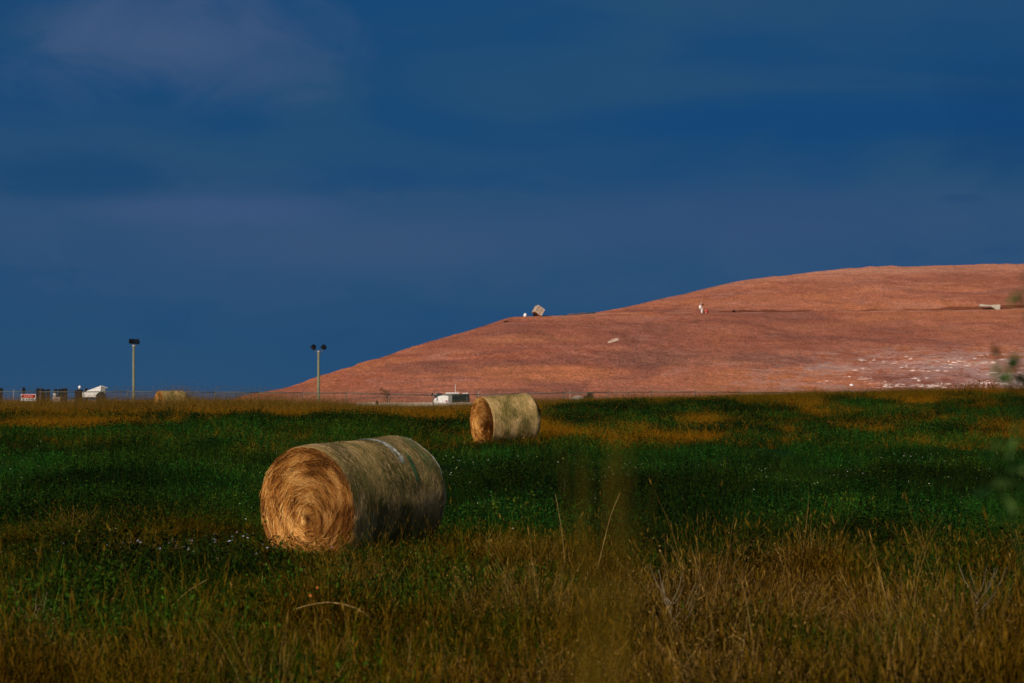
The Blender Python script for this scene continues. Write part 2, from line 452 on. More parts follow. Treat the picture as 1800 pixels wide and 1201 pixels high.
c = n.mix(n.math('MULTIPLY', band, .4), c, (.33, .12, .08))
k = n.ramp(grain, .34, .66, .72, 1.28)
c = n.mix(1.0, c, n.comb(k, k, k), 'MULTIPLY')
k = n.ramp(clods, .34, .66, .92, 1.08)
c = n.mix(1.0, c, n.comb(k, k, k), 'MULTIPLY')
c = n.mix(n.math('MULTIPLY', n.ramp(speck, .66, .73), .6), c, (.70, .48, .40))
dm = n.attr('ledge_shade')['Fac']; shdn = n.math('ADD', dm, n.math('MULTIPLY', n.math('SUBTRACT', patchy, .5), .6))
c = n.mix(n.math('MULTIPLY', n.ramp(shdn, .45, .85), .8), c, (.17, .045, .022))  # shade line the sun does not cast here, put into the colour
c = n.mix(n.math('MULTIPLY', n.ramp(shdn, -.30, -.75), .65), c, (.58, .28, .19))  # paler lip below that painted line
# pale rubble and gypsum showing through low on the eastern side
zone = n.math('MULTIPLY', n.ramp(n.math('ADD', x_, n.math('MULTIPLY', n.math('SUBTRACT', patchy, .5), 50.0)), 14, 48), n.math('MULTIPLY', n.ramp(z_, 9.5, 5.0), n.ramp(x_, 96, 70)))
wn = n.noise(n.comb(n.math('MULTIPLY', x_, .45), n.math('MULTIPLY', y_, .3), n.math('MULTIPLY', z_, 2.6)), 1.0, 5.0, .72, .4)
c = n.mix(n.math('MULTIPLY', n.ramp(n.math('ADD', wn, n.math('MULTIPLY', zone, .14)), .52, .68), n.math('MULTIPLY', zone, .75)), c, (.60, .40, .36))
wn2 = n.noise(n.comb(n.math('MULTIPLY', x_, .8), n.math('MULTIPLY', y_, .5), n.math('MULTIPLY', z_, 5.0)), 1.0, 4.0, .7, .3)
c = n.mix(n.math('MULTIPLY', n.ramp(wn2, .57, .68), n.math('MULTIPLY', zone, .75)), c, (.74, .54, .49))
n.put(p.inputs['Base Color'], c)
p.inputs['Roughness'].default_value = 1.0; p.inputs['Specular IOR Level'].default_value = .05
n.put(p.inputs['Normal'], n.bump(n.math('ADD', n.noise(pos, 1.6, 6.0, .75), n.math('MULTIPLY', n.noise(pos, .12, 3.0, .55), 4.0)), 1.0, .5))
HV, HQ, LEDGE_SHADE = hill_mesh()
o = obj('hill', raw_mesh('hill', HV, HQ, m, True, {'ledge_shade': LEDGE_SHADE})); tag(o, kind='structure')

from mathutils.bvhtree import BVHTree
BVH = BVHTree.FromPolygons([tuple(v) for v in HV], [tuple(q) for q in HQ])
def on_hill(px, py):
    """the spot on the hill seen at a photo pixel"""
    r = P(px, py, 1.0) - Vector((0, 0, EYE))
    h = BVH.ray_cast(Vector((0, 0, EYE)), r.normalized())
    return h[0]
def hill_top(px, dmin=300):
    """z of the hill surface straight down at distance"""
    pass
def drop(x, y):
    h = BVH.ray_cast(Vector((x, y, 80)), Vector((0, 0, -1)))
    return h[0] if h[0] is not None else Vector((x, y, 1.7))


# ------------------------------------------------------------------ grass
def blades(nb, rad, h0, h1, w, lean, curl, seed, seg=4, head=0.0, leaflets=0, leaf=0.02, stemlets=0.0):
    r = np.random.default_rng(seed)
    V, Fq, B = [], [], []
    for i in range(nb):
        a = r.random() * 6.283; q = rad * math.sqrt(r.random())
        root = np.array([math.cos(a) * q, math.sin(a) * q, -.03])
        az = a + r.normal(0, 1.1)
        dv = np.array([math.cos(az), math.sin(az), 0.])
        h = h0 + (h1 - h0) * r.random() ** 1.2
        ln = lean * abs(r.normal(0, 1)); cu = curl * r.random() ** 2
        tw = r.random() * 6.283; sv = np.array([math.cos(tw), math.sin(tw), 0.])
        ww = w * (.6 + .8 * r.random()); bv = r.random()
        base = len(V)
        pts = []
        for k in range(seg + 1):
            s = k / seg
            pt = root + dv * (ln * s + cu * s * s * 1.2) * h + np.array([0, 0, h * (s - .45 * cu * s * s * s)])
            pts.append(pt)
            wk = ww * (1 - s) ** .6 + .0006
            V.append(pt - sv * wk / 2); V.append(pt + sv * wk / 2); B += [bv, bv]
        for k in range(seg):
            b = base + 2 * k; Fq.append((b, b + 1, b + 3, b + 2))
        if head and r.random() < head:           # seed head: a narrow spindle of two crossed strips
            tip = pts[-1]; dr = pts[-1] - pts[-2]; dr = dr / np.linalg.norm(dr)
            L = .04 + .06 * r.random(); wd = .0022 + .003 * r.random()
            for sv2 in (sv, np.array([-sv[1], sv[0], 0.])):
                b = len(V); m_ = tip + dr * L * .45; e = tip + dr * L
                for pt in (tip, m_ - sv2 * wd, e, m_ + sv2 * wd): V.append(pt); B.append(.86 + .14 * bv)
                Fq.append((b, b + 1, b + 2, b + 3))
        for j in range(leaflets):
            s = .25 + .75 * r.random(); kk = min(int(s * seg), seg - 1)
            pt = pts[kk] + (pts[kk + 1] - pts[kk]) * (s * seg - kk)
            d1 = r.normal(0, 1, 3); d1[2] = abs(d1[2]) * .4; d1 /= np.linalg.norm(d1)
            d2 = np.cross(d1, r.normal(0, 1, 3)); d2 /= np.linalg.norm(d2) + 1e-9
            L = leaf * (.6 + .9 * r.random()); b = len(V); bl = r.random() * .9
            for pt2 in (pt, pt + d1 * L * .5 - d2 * L * .24, pt + d1 * L, pt + d1 * L * .5 + d2 * L * .24): V.append(pt2); B.append(bl)
            Fq.append((b, b + 1, b + 2, b + 3))
    return np.array(V), np.array(Fq), np.array(B)

def proto(name, mat, specs):
    col = bpy.data.collections.new(name)
    for i, s in enumerate(specs):
        v, f, b = blades(**s)
        o = bpy.data.objects.new('%s_clump' % name, raw_mesh(name, v, f, mat, False, {'bv': b}))
        o.name = '%s_clump_%02d' % (name, i)
        col.objects.link(o)
    return col

def scatter(name, col, pts, rot, scl, tint, ids, label, cat):
    me = raw_mesh(name, pts, np.zeros((0, 4), int) if False else [], None, False, {'rot': rot, 'scl': scl, 'tint': tint})
    at = me.attributes.new('pick', 'INT', 'POINT'); at.data.foreach_set('value', np.asarray(ids, np.int32))
    o = obj(name, me); tag(o, label, cat, kind='stuff')
    ng = bpy.data.node_groups.new(name, 'GeometryNodeTree')
    ng.interface.new_socket('Geometry', in_out='INPUT', socket_type='NodeSocketGeometry')
    ng.interface.new_socket('Geometry', in_out='OUTPUT', socket_type='NodeSocketGeometry')
    n = ng.nodes; l = ng.links
    gi, go = n.new('NodeGroupInput'), n.new('NodeGroupOutput')
    ci = n.new('GeometryNodeCollectionInfo'); ci.inputs[0].default_value = col
    ci.inputs[1].default_value = True; ci.inputs[2].default_value = True
    ip = n.new('GeometryNodeInstanceOnPoints'); ip.inputs['Pick Instance'].default_value = True
    def na(nm, ty):
        a = n.new('GeometryNodeInputNamedAttribute'); a.data_type = ty; a.inputs[0].default_value = nm; return a.outputs[0]
    l.new(gi.outputs[0], ip.inputs['Points']); l.new(ci.outputs[0], ip.inputs['Instance'])
    l.new(na('pick', 'INT'), ip.inputs['Instance Index'])
    e2r = n.new('FunctionNodeEulerToRotation'); l.new(na('rot', 'FLOAT_VECTOR'), e2r.inputs[0]); l.new(e2r.outputs[0], ip.inputs['Rotation'])
    l.new(na('scl', 'FLOAT_VECTOR'), ip.inputs['Scale'])
    l.new(ip.outputs[0], go.inputs[0])
    md = o.modifiers.new('scatter', 'NODES'); md.node_group = ng
    return o

def spread(y0, y1, dens, seed, side=1.1, extra=3.8):
    """random points over the strip of field in front of the camera between two distances"""
    r = np.random.default_rng(seed)
    half = lambda y: .18 * y * side + extra
    n_ = int(dens * (half(y0) + half(y1)) * (y1 - y0))
    yy = np.sqrt(r.random(n_ * 2) * (y1 ** 2 - y0 ** 2) + y0 ** 2)
    xx = (r.random(n_ * 2) * 2 - 1) * half(y1)
    k = np.abs(xx) < half(yy)
    yy = y0 + (y1 - y0) * r.random(n_ * 2); k = np.abs(xx) < half(yy)
    return xx[k], yy[k], r

# bale footprints stay clear of grass
BALES = [dict(px=545, d=37.3, D=1.61, L=2.12, a=-36.0, tilt=3.4, seed=1),
         dict(px=850, d=86.0, D=1.57, L=1.66, a=-63.5, tilt=3.4, seed=2),
         dict(px=280, d=178.0, D=1.53, L=1.70, a=-61.0, tilt=0.0, seed=3)]
def clear_of_bales(x, y, m=0.0):
    k = np.ones(len(x), bool)
    for b in BALES:
        a = R(b['a']); fx, fy = (b['px'] - 900) / F * b['d'], b['d']
        ax = np.array([-math.sin(a), math.cos(a)])
        u = (x - fx) * ax[0] + (y - fy) * ax[1]; w = (x - fx) * ax[1] - (y - fy) * ax[0]
        k &= ~((u > -.02 - m) & (u < b['L'] + m) & (np.abs(w) < .60 + m))
    return k

DRY = proto('dry_grass', M['dry_blade'], [
    dict(nb=60, rad=.22, h0=.15, h1=.50, w=.0045, lean=.35, curl=.7, seed=11, head=.15),
    dict(nb=60, rad=.26, h0=.12, h1=.40, w=.005, lean=.6, curl=1.1, seed=12, head=.05),
    dict(nb=48, rad=.18, h0=.22, h1=.62, w=.004, lean=.22, curl=.45, seed=13, head=.35),
    dict(nb=50, rad=.26, h0=.12, h1=.42, w=.006, lean=1.0, curl=1.2, seed=14, head=.03),
    dict(nb=18, rad=.16, h0=.45, h1=.90, w=.0045, lean=.22, curl=.4, seed=15, head=.6),
    dict(nb=34, rad=.22, h0=.15, h1=.50, w=.004, lean=.4, curl=.5, seed=16, leaflets=12, leaf=.016, head=.2),
    dict(nb=26, rad=.24, h0=.20, h1=.55, w=.0035, lean=.9, curl=.3, seed=17, leaflets=16, leaf=.013)])
GREEN = proto('green_growth', M['green_blade'], [
    dict(nb=46, rad=.24, h0=.10, h1=.30, w=.006, lean=.4, curl=.7, seed=21, leaflets=2, leaf=.022),
    dict(nb=42, rad=.24, h0=.08, h1=.24, w=.007, lean=.5, curl=.9, seed=22, leaflets=2, leaf=.020),
    dict(nb=28, rad=.22, h0=.14, h1=.40, w=.005, lean=.3, curl=.5, seed=23, leaflets=7, leaf=.026),
    dict(nb=50, rad=.24, h0=.10, h1=.34, w=.005, lean=.3, curl=.8, seed=24, head=.12)])

def tints(palette, w, r, n_):
    pal = np.array(palette); return pal[r.choice(len(pal), n_, p=np.array(w) / sum(w))]

# 1) dry grass and weeds close to the camera
x, y, r = spread(12.5, 43, 36, 101)
g = green_amount(x, y)
lump = fbm(x * 1.1 + 5, y * .7 + 2, 3)
k = clear_of_bales(x, y, .03) & (r.random(len(x)) > g * .8) & (r.random(len(x)) < .45 + 1.1 * sm(lump, .3, .6))
x, y, g, lump = x[k], y[k], g[k], lump[k]; n_ = len(x)
tone = fbm(x * 1.3, y * .6, 4); pale = fbm(x * .8 + 50, y * .5 + 20, 3); hue = fbm(x * .45 + 23, y * .25 + 9, 3)
ti = tints([(.085, .042, .001), (.062, .035, .001), (.042, .034, .001), (.15, .076, .002), (.062, .021, .001), (.022, .032, .001)], [3, 3, 3, 1.4, 1.6, 3], r, n_)
gr_ = sm(hue, .50, .66); ti = ti * (1 - .65 * gr_)[:, None] + np.array([.024, .036, .001]) * (.65 * gr_)[:, None]
rd_ = sm(hue, .46, .34); ti = ti * (1 - .4 * rd_)[:, None] + np.array([.11, .036, .001]) * (.4 * rd_)[:, None]
ti = ti * (.16 + 1.15 * sm(tone, .32, .70))[:, None] * (.45 + .8 * r.random((n_, 1)))
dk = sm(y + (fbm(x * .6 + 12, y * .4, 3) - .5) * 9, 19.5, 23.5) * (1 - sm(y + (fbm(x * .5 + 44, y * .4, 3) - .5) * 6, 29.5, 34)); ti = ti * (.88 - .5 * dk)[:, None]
pale = pale + .13 * np.exp(-((x - 4.2) / 1.6) ** 2 - ((y - 35.5) / 2.5) ** 2) + .10 * np.exp(-((x - .6) / .6) ** 2 - ((y - 35) / 2) ** 2)
pale = pale - .2 * np.exp(-((x + 2.0) / 1.3) ** 2 - ((y - 35) / 3) ** 2)
pk = (pale > .57) & (r.random(n_) < .38); ti[pk] = np.array([.24, .145, .045]) * (.4 + .6 * r.random((pk.sum(), 1)))
gs = r.random(n_) < g; ti[gs] = np.array([.010, .040, .001]) * (.5 + .9 * r.random((gs.sum(), 1)))
ids = r.choice(7, n_, p=[.13, .14, .11, .15, .06, .22, .19])
hs = (.45 + .95 * sm(lump, .3, .68)) * (.75 + .5 * r.random(n_))
hs *= np.interp(y, [12, 22, 30, 35, 40], [1.0, .95, .85, .66, .55])
hs *= 1 - .66 * (np.exp(-((x + 2.5) / 1.35) ** 2) * sm(y, 29.5, 33.5))
hs *= 1 - .35 * sm(g, .3, .9)
wd_ = .75 + .5 * r.random(n_)
sc = np.stack([wd_, wd_, hs], 1)
rot = np.stack([r.normal(0, .16, n_), r.normal(0, .16, n_), r.random(n_) * 6.283], 1)
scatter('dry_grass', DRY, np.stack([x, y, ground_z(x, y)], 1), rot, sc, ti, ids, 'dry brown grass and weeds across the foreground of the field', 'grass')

# 2) green growth over the middle of the field
x, y, r = spread(14, 62, 22, 102)
x2, y2, r2 = spread(62, 190, 7.0, 103, extra=3)
x = np.concatenate([x, x2]); y = np.concatenate([y, y2])
g = green_amount(x, y)
k = clear_of_bales(x, y, .02) & (r.random(len(x)) < g)
x, y, g = x[k], y[k], g[k]; n_ = len(x)
tone = fbm(x * .35 + 3, y * .16, 4)
ti = tints([(.008, .041, .004), (.005, .031, .003), (.012, .044, .004), (.032, .044, .003), (.007, .033, .006)], [4, 4, 2.5, 1.6, 1.0], r, n_)
yel = .45 * sm(fbm(x * .3 + 90, y * .11, 4), .46, .64) + .6 * (1 - sm(y, 30, 42)); yel = np.clip(yel, 0, 1)
ti = ti * (1 - yel)[:, None] + np.array([.022, .040, .002]) * yel[:, None]
ti = ti * (.42 + 1.15 * sm(tone, .3, .72))[:, None]
ids = r.choice(4, n_, p=[.28, .2, .2, .32])
far = 1 + .55 * sm(y, 60, 130)
sc = (.65 + .7 * r.random(n_)) * (.55 + 1.0 * sm(fbm(x * .7 + 60, y * .3, 4), .33, .68)) * far
low = 1 - .6 * np.maximum(np.exp(-((x + 2.5) / 1.3) ** 2) * sm(y, 32, 35) * (1 - sm(y, 38, 39)), np.exp(-((x + .1) / 1.5) ** 2) * sm(y, 78, 83) * (1 - sm(y, 88, 90)))
sc = np.stack([sc, sc, low * sc * (.75 + .5 * r.random(n_)) / (1 + .35 * sm(y, 60, 130))], 1)
rot = np.stack([r.normal(0, .1, n_), r.normal(0, .1, n_), r.random(n_) * 6.283], 1)
scatter('green_growth', GREEN, np.stack([x, y, ground_z(x, y)], 1), rot, sc, ti, ids, 'low dark green clover and grass over the middle of the field', 'grass')

# 3) yellowed stubble patches and the tall dry belt at the far edge
x, y, r = spread(80, 196, 9.0, 104, extra=4)
g = green_amount(x, y)
k = clear_of_bales(x, y, .05) & (r.random(len(x)) > g * .93)
x, y = x[k], y[k]; n_ = len(x); px = px_of(x, y)
belt = sm(y + (fbm(x * .3, y * .1, 2) - .5) * 14, 154, 168)
tone = fbm(x * .3 + 11, y * .12, 4)
ti = tints([(.20, .085, .003), (.16, .068, .003), (.18, .066, .003), (.08, .046, .002)], [3, 3, 2, 1.5], r, n_)
tb = tints([(.10, .060, .014), (.075, .047, .009), (.052, .040, .007), (.13, .085, .028)], [3, 3, 2, 1.2], r, n_)
tr = tints([(.06, .040, .003), (.08, .042, .003), (.032, .032, .003)], [3, 2, 2], r, n_)
rightside = sm(px, 900, 1150)
tb = tb * (1 - rightside)[:, None] + tr * rightside[:, None]
rusty = sm(px, 1640, 1700) * sm(y, 165, 175); tb = tb * (1 - rusty)[:, None] + np.array([.15, .05, .005]) * rusty[:, None]
ti = ti * (1 - belt)[:, None] + tb * belt[:, None]
ti = ti * (.6 + .8 * tone)[:, None]
hb = np.interp(px, [0, 140, 160, 260, 285, 330, 360, 420, 560, 640, 760, 1000, 1800], [1.5, 1.5, 1.65, 1.7, 2.0, 2.1, 1.8, 1.75, 1.5, 1.1, .8, .8, .8])
hgt = (1 - belt) * .68 + belt * hb
ids = r.choice(7, n_, p=[.26, .2, .2, .1, .1, .07, .07])
wid = 1.15 + .5 * r.random(n_)
sc = np.stack([wid, wid, hgt * (.7 + .6 * r.random(n_)) * (.75 + .5 * fbm(x * .5, y * .2 + 7, 3))], 1)
rot = np.stack([r.normal(0, .1, n_), r.normal(0, .1, n_), r.random(n_) * 6.283], 1)
scatter('yellow_grass', DRY, np.stack([x, y, ground_z(x, y)], 1), rot, sc, ti, ids, 'yellow stubble patches and tall dry grass along the far edge of the field', 'grass')

# 4) small pale flower heads in the green
def flower_proto():
    col = bpy.data.collections.new('flower')
    m = bpy.data.materials.new('flower_petals'); m.use_nodes = True
    n = NT(m.node_tree); p = n.n['Principled BSDF']
    n.put(p.inputs['Base Color'], n.attr('tint', 'INSTANCER')['Color']); p.inputs['Roughness'].default_value = .8
    b = MB()
    for i in range(7):
        a = i * 2 * math.pi / 7; q = Vector((math.cos(a), math.sin(a), 0)); w = Vector((-q.y, q.x, 0))
        b._add([(0, 0, .22), q * .012 + w * .006 + Vector((0, 0, .226)), q * .02 + Vector((0, 0, .232)), q * .012 - w * .006 + Vector((0, 0, .226))], [(0, 1, 2, 3)])
    me = raw_mesh('flower', [tuple(v) for v in b.v], b.f, m)
    col.objects.link(bpy.data.objects.new('flower_clump', me)); return col
x, y, r = spread(24, 75, 1.6, 105)
x2, y2, _ = spread(75, 150, .35, 106)
x = np.concatenate([x, x2]); y = np.concatenate([y, y2])
# clusters of mauve flowers left of the near bale
x3 = np.concatenate([r.normal(-4.35, .45, 46), r.normal(-3.55, .3, 26), r.normal(-3.0, .6, 16)]); y3 = np.concatenate([r.normal(34.6, .9, 46), r.normal(36.2, .6, 26), r.normal(33.2, .7, 16)])
g = green_amount(x, y); k = (r.random(len(x)) < g * sm(fbm(x * .5, y * .25, 3), .45, .65)) & clear_of_bales(x, y, .1)
x, y = x[k], y[k]
ti = tints([(.34, .38, .28), (.28, .32, .08), (.28, .30, .30)], [4, 2, 1], r, len(x))
ti = np.concatenate([ti, tints([(.26, .25, .36), (.36, .34, .44)], [2, 1], r, len(x3))])
x = np.concatenate([x, x3]); y = np.concatenate([y, y3]); n_ = len(x)
z3 = ground_z(x, y); z3[-len(x3):] += .16
sc = (.5 + .55 * r.random(n_)); z3 += .22 * (1 - sc) * .8; z3[-len(x3):] -= .06
scatter('wildflowers', flower_proto(), np.stack([x, y, z3], 1), np.stack([r.normal(.3, .4, n_), r.normal(0, .4, n_), r.random(n_) * 6.28], 1),
        np.stack([sc] * 3, 1), ti, np.zeros(n_, int), 'tiny white and mauve flowers dotted through the green field', 'flowers')


# ------------------------------------------------------------------ hay bales
def hay_end_material():
    m = bpy.data.materials.new('hay_cut_end'); m.use_nodes = True
    n = NT(m.node_tree); p = n.n['Principled BSDF']
    cs, sn, s = n.sep(n.attr('rs')['Vector'])
    ring = n.noise(n.comb(n.math('MULTIPLY', cs, 4.0), n.math('MULTIPLY', sn, 4.0), n.math('MULTIPLY', s, 34.0)), 1.0, 5.0, .7, .5)
    big = n.noise(n.comb(n.math('MULTIPLY', n.math('MULTIPLY', cs, s), 3.2), n.math('MULTIPLY', n.math('MULTIPLY', sn, s), 3.2), n.math('MULTIPLY', s, 3.0)), 1.0, 4.0, .6, .6)
    pos = n.node('ShaderNodeTexCoord').outputs['Object']
    fine = n.noise(pos, 26.0, 5.0, .7)
    c = n.mix(n.ramp(ring, .35, .66), (.22, .082, .015), (.55, .26, .065))
    c = n.mix(n.math('MULTIPLY', n.ramp(big, .5, .68), .7), c, (.70, .40, .13))
    c = n.mix(n.math('MULTIPLY', n.ramp(big, .44, .33), .55), c, (.16, .06, .016))
    c = n.mix(n.math('MULTIPLY', n.ramp(ring, .36, .26), .8), c, (.07, .028, .008))
    c = n.mix(n.math('MULTIPLY', n.ramp(n.attr('rot')['Fac'], .15, .6), .9), c, (.035, .013, .004))  # holes are sunlit, so their shade is painted into the hay colour
    k = n.ramp(fine, .3, .7, .7, 1.25); c = n.mix(1.0, c, n.comb(k, k, k), 'MULTIPLY')
    n.put(p.inputs['Base Color'], c); p.inputs['Roughness'].default_value = .9; p.inputs['Specular IOR Level'].default_value = .1
    n.put(p.inputs['Normal'], n.bump(n.math('ADD', ring, n.math('MULTIPLY', fine, .4)), 1.0, .05))
    return m
def hay_side_material():
    m = bpy.data.materials.new('hay_wrapped_side'); m.use_nodes = True
    n = NT(m.node_tree); p = n.n['Principled BSDF']
    cs, sn, yy = n.sep(n.attr('rs')['Vector'])
    v = n.comb(n.math('MULTIPLY', cs, 1.6), n.math('MULTIPLY', sn, 1.6), n.math('MULTIPLY', yy, 26.0))
    st = n.noise(v, 1.0, 5.0, .65, .4)
    big = n.noise(n.comb(n.math('MULTIPLY', cs, 1.4), n.math('MULTIPLY', sn, 1.4), n.math('MULTIPLY', yy, 3.2)), 1.0, 4.0, .6, .5)
    pos = n.node('ShaderNodeTexCoord').outputs['Object']
    fine = n.noise(pos, 30.0, 5.0, .7)
    netw = n.math('MULTIPLY', n.math('SINE', n.math('MULTIPLY', yy, 2 * math.pi / .022)), .5)
    c = n.mix(n.ramp(st, .35, .65), (.14, .115, .032), (.44, .29, .12))
    c = n.mix(n.math('MULTIPLY', n.ramp(big, .5, .65), .6), c, (.48, .30, .17))
    c = n.mix(n.math('MULTIPLY', n.ramp(big, .48, .36), .8), c, (.085, .080, .022))
    k = n.ramp(fine, .3, .7, .6, 1.35); c = n.mix(1.0, c, n.comb(k, k, k), 'MULTIPLY')
    n.put(p.inputs['Base Color'], c); p.inputs['Roughness'].default_value = .85; p.inputs['Specular IOR Level'].default_value = .15
    n.put(p.inputs['Normal'], n.bump(n.math('ADD', n.math('ADD', st, n.math('MULTIPLY', netw, .12)), n.math('MULTIPLY', fine, .5)), .9, .03))
    return m
def strand_material(name, cols):
    m = bpy.data.materials.new(name); m.use_nodes = True
    n = NT(m.node_tree); p = n.n['Principled BSDF']
    bv = n.attr('bv')['Fac']
    cr = n.node('ShaderNodeValToRGB'); e = cr.color_ramp.elements
    e[0].position = 0; e[0].color = (*cols[0], 1); e[1].position = 1; e[1].color = (*cols[-1], 1)
    for i, q in enumerate(cols[1:-1]):
        x = e.new((i + 1) / (len(cols) - 1)); x.color = (*q, 1)
    n.l.new(bv, cr.inputs[0]); n.l.new(cr.outputs[0], p.inputs['Base Color'])
    p.inputs['Roughness'].default_value = .8; p.inputs['Specular IOR Level'].default_value = .15
    return m
M['hay_end'] = hay_end_material(); M['hay_side'] = hay_side_material()
M['end_straw'] = strand_material('loose_end_straw', [(.07, .021, .003), (.28, .095, .014), (.48, .19, .034), (.60, .28, .065), (.78, .46, .15)])
M['side_straw'] = strand_material('loose_side_straw', [(.06, .055, .012), (.20, .16, .045), (.36, .25, .08), (.51, .335, .135), (.74, .51, .24)])
M['net_or_shade_band'] = material('pale_net_band', (.40, .43, .38), rough=.7, var=.6, scale=22, spec=.1)
M['green_net'] = material('green_net', (.035, .095, .03), rough=.6, var=.5, scale=14)

def bale(b, label, detail, bands):
    D, L = b['D'], b['L']; R0 = D / 2; sd_ = b['seed'] * 13.7
    fx, fy = (b['px'] - 900) / F * b['d'], b['d']
    a = R(b['a']); ax = Vector((-math.sin(a), math.cos(a), 0))
    cen = Vector((fx, fy, 0)) + ax * (L / 2)
    root = empty('hay_bale', (cen.x, cen.y, gz(cen.x, cen.y) - .03), label, 'hay bale', group='round hay bales lying in the field', rot=(R(b['tilt']), 0, a))
    if b['tilt']: root.location.z += math.tan(R(b['tilt'])) * L / 2 * .8 - b.get('sink', 0)
    def rad(th, s):
        w = fbm(np.cos(th) * 1.5 + sd_, np.sin(th) * 1.5 + s * 1.6 + sd_, 3) - .5
        w2 = fbm(np.cos(th) * 3.1 + sd_ + 9, np.sin(th) * 3.1 + s * 4.2 + sd_, 3) - .5
        return R0 * (1 + .06 * w + .05 * w2) * (1 + b.get('flare', 0) * s)
    def clampz(z): return np.where(z < -R0 * .93, -R0 * .93 + (z + R0 * .93) * .25, z)
    nth = 160 if detail > .5 else 72
    th = np.linspace(0, 2 * math.pi, nth, endpoint=False)
    # side profile: crisp front edge, softly rounded far shoulder
    sy = np.concatenate([[0, .004, .012, .03], np.linspace(.06, .84, 40), np.linspace(.86, 1.0, 14)])
    V = []; A = []
    for s in sy:
        k = 1.0 - .022 * (1 - min(s / .03, 1)) ** 2
        q = max(0, (s - .86) / .14); k *= math.sqrt(max(1 - (q * .62) ** 2, 0))
        rr = rad(th, s) * k
        lump = (fbm(th * 9 + sd_, np.full_like(th, s * L * 22), 3) - .5) * .02
        rr = rr + lump
        zz = clampz(np.sin(th) * rr) + R0 * .95
        V.append(np.stack([np.cos(th) * rr, np.full_like(th, -L / 2 + s * L), zz], 1))
        A.append(np.stack([np.cos(th), np.sin(th), np.full_like(th, s * L)], 1))
    V = np.concatenate(V); A = np.concatenate(A); ns = len(sy)
    ii = np.arange(ns * nth).reshape(ns, nth); jj = np.roll(ii, -1, 1)
    q = np.stack([ii[:-1], jj[:-1], jj[1:], ii[1:]], -1).reshape(-1, 4)
    side = obj('wrapped_side', raw_mesh('wrapped_side', V, q, M['hay_side'], True, {'rs': A}), root)
    # cut ends: rings drawn towards an off-centre core
    def end(front):
        c0 = np.array([.05, -.22]) * R0 if front else np.array([0., 0.])
        rings = np.concatenate([np.linspace(0.004, 1.0, 60 if detail > .5 else 32)]); V = []; A = []; H = []
        s_edge = 0.0 if front else 1.0
        kk = .978 if front else math.sqrt(1 - .62 ** 2)
        for s in rings:
            rr = rad(th, s_edge) * kk + (fbm(th * 9 + sd_, np.full_like(th, s_edge * L * 22), 3) - .5) * .02
            X_ = np.cos(th) * rr; Z_ = clampz(np.sin(th) * rr)
            f_ = s; sh = (1 - s) ** 1.2
            xx = X_ * f_ + c0[0] * sh; zz = Z_ * f_ + c0[1] * sh
            rel = (fbm(np.cos(th) * 2.2 + sd_, np.sin(th) * 2.2 + s * 22, 4) - .5) * .040 * min(1, (1 - s) * 12) + .035 * (1 - s ** 2)
            rel = rel - .07 * np.exp(-(s / .07) ** 2)
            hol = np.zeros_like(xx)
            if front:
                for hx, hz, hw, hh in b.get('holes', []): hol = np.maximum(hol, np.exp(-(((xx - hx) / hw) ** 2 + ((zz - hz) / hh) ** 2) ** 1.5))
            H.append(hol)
            if front:
                for hx, hz, hw, hh in b.get('holes', []): rel = rel - .20 * np.exp(-((xx - hx) / hw) ** 2 - ((zz - hz) / hh) ** 2)
            V.append(np.stack([xx, np.full_like(th, (-L / 2 if front else L / 2)) - (rel if front else -rel), zz + R0 * .95], 1))
            A.append(np.stack([np.cos(th), np.sin(th), np.full_like(th, s)], 1))
        V = np.concatenate(V); A = np.concatenate(A); nr = len(rings)
        ii = np.arange(nr * nth).reshape(nr, nth); jj = np.roll(ii, -1, 1)
        q = np.stack([ii[:-1], ii[1:], jj[1:], jj[:-1]], -1).reshape(-1, 4)
        if not front: q = q[:, ::-1]
        return obj('cut_end', raw_mesh('cut_end', V, q, M['hay_end'], True, {'rs': A, 'rot': np.concatenate(H)}), root)  # last attribute carries the painted shade of the holes
    fe = end(True); end(False)
    # loose straw lying in arcs on the near end, and sticking out of its rim
    r = np.random.default_rng(b['seed'] + 50)
    def strips(items, width):
        V, Q, B = [], [], []
        for pts, wd, bv, sv in items:
            base = len(V); k = len(pts)
            for i, pt in enumerate(pts):
                w = width * wd * (1 - abs(2 * i / (k - 1) - 1) * .6)
                V.append(pt - sv * w / 2); V.append(pt + sv * w / 2); B += [bv, bv]
            for i in range(k - 1): Q.append((base + 2 * i, base + 2 * i + 1, base + 2 * i + 3, base + 2 * i + 2))
        return np.array(V), np.array(Q), np.array(B)
    it = []
    for i in range(int(12000 * detail)):
        s = math.sqrt(r.random()) * .985; t0 = r.random() * 6.283; dl = (.06 + .16 * r.random()) / max(s * R0, .08)
        dl = min(dl, 1.2); ds = r.normal(0, .05) if r.random() < .8 else r.normal(0, .16); lift0, lift1 = r.random() * .012, r.random() ** 3 * .05
        bvn = float(fbm((t0 + dl / 2) * (1.1 + s) + sd_, s * 15 + (t0 + dl / 2) * .35, 3)); bv = min(1, max(0, (bvn - .5) * 2.3 * b.get('even', 1) + .48 - .10 * (s > .8) + .10 * (.15 < s < .5) + r.normal(0, .25)))
        pts = []
        for j in range(5):
            u = j / 4; tt = t0 + dl * u; ss = min(max(s + ds * u, .01), 1.0)
            rr = R0 * .985 * ss; sh = (1 - ss) ** 1.2
            zz = math.sin(tt) * rr; zz = max(zz, -R0 * .95)
            pts.append(np.array([math.cos(tt) * rr + .05 * R0 * sh, -L / 2 - .035 * (1 - ss * ss) - .010 - lift0 - lift1 * u, zz - .22 * R0 * sh + R0 * .95]))
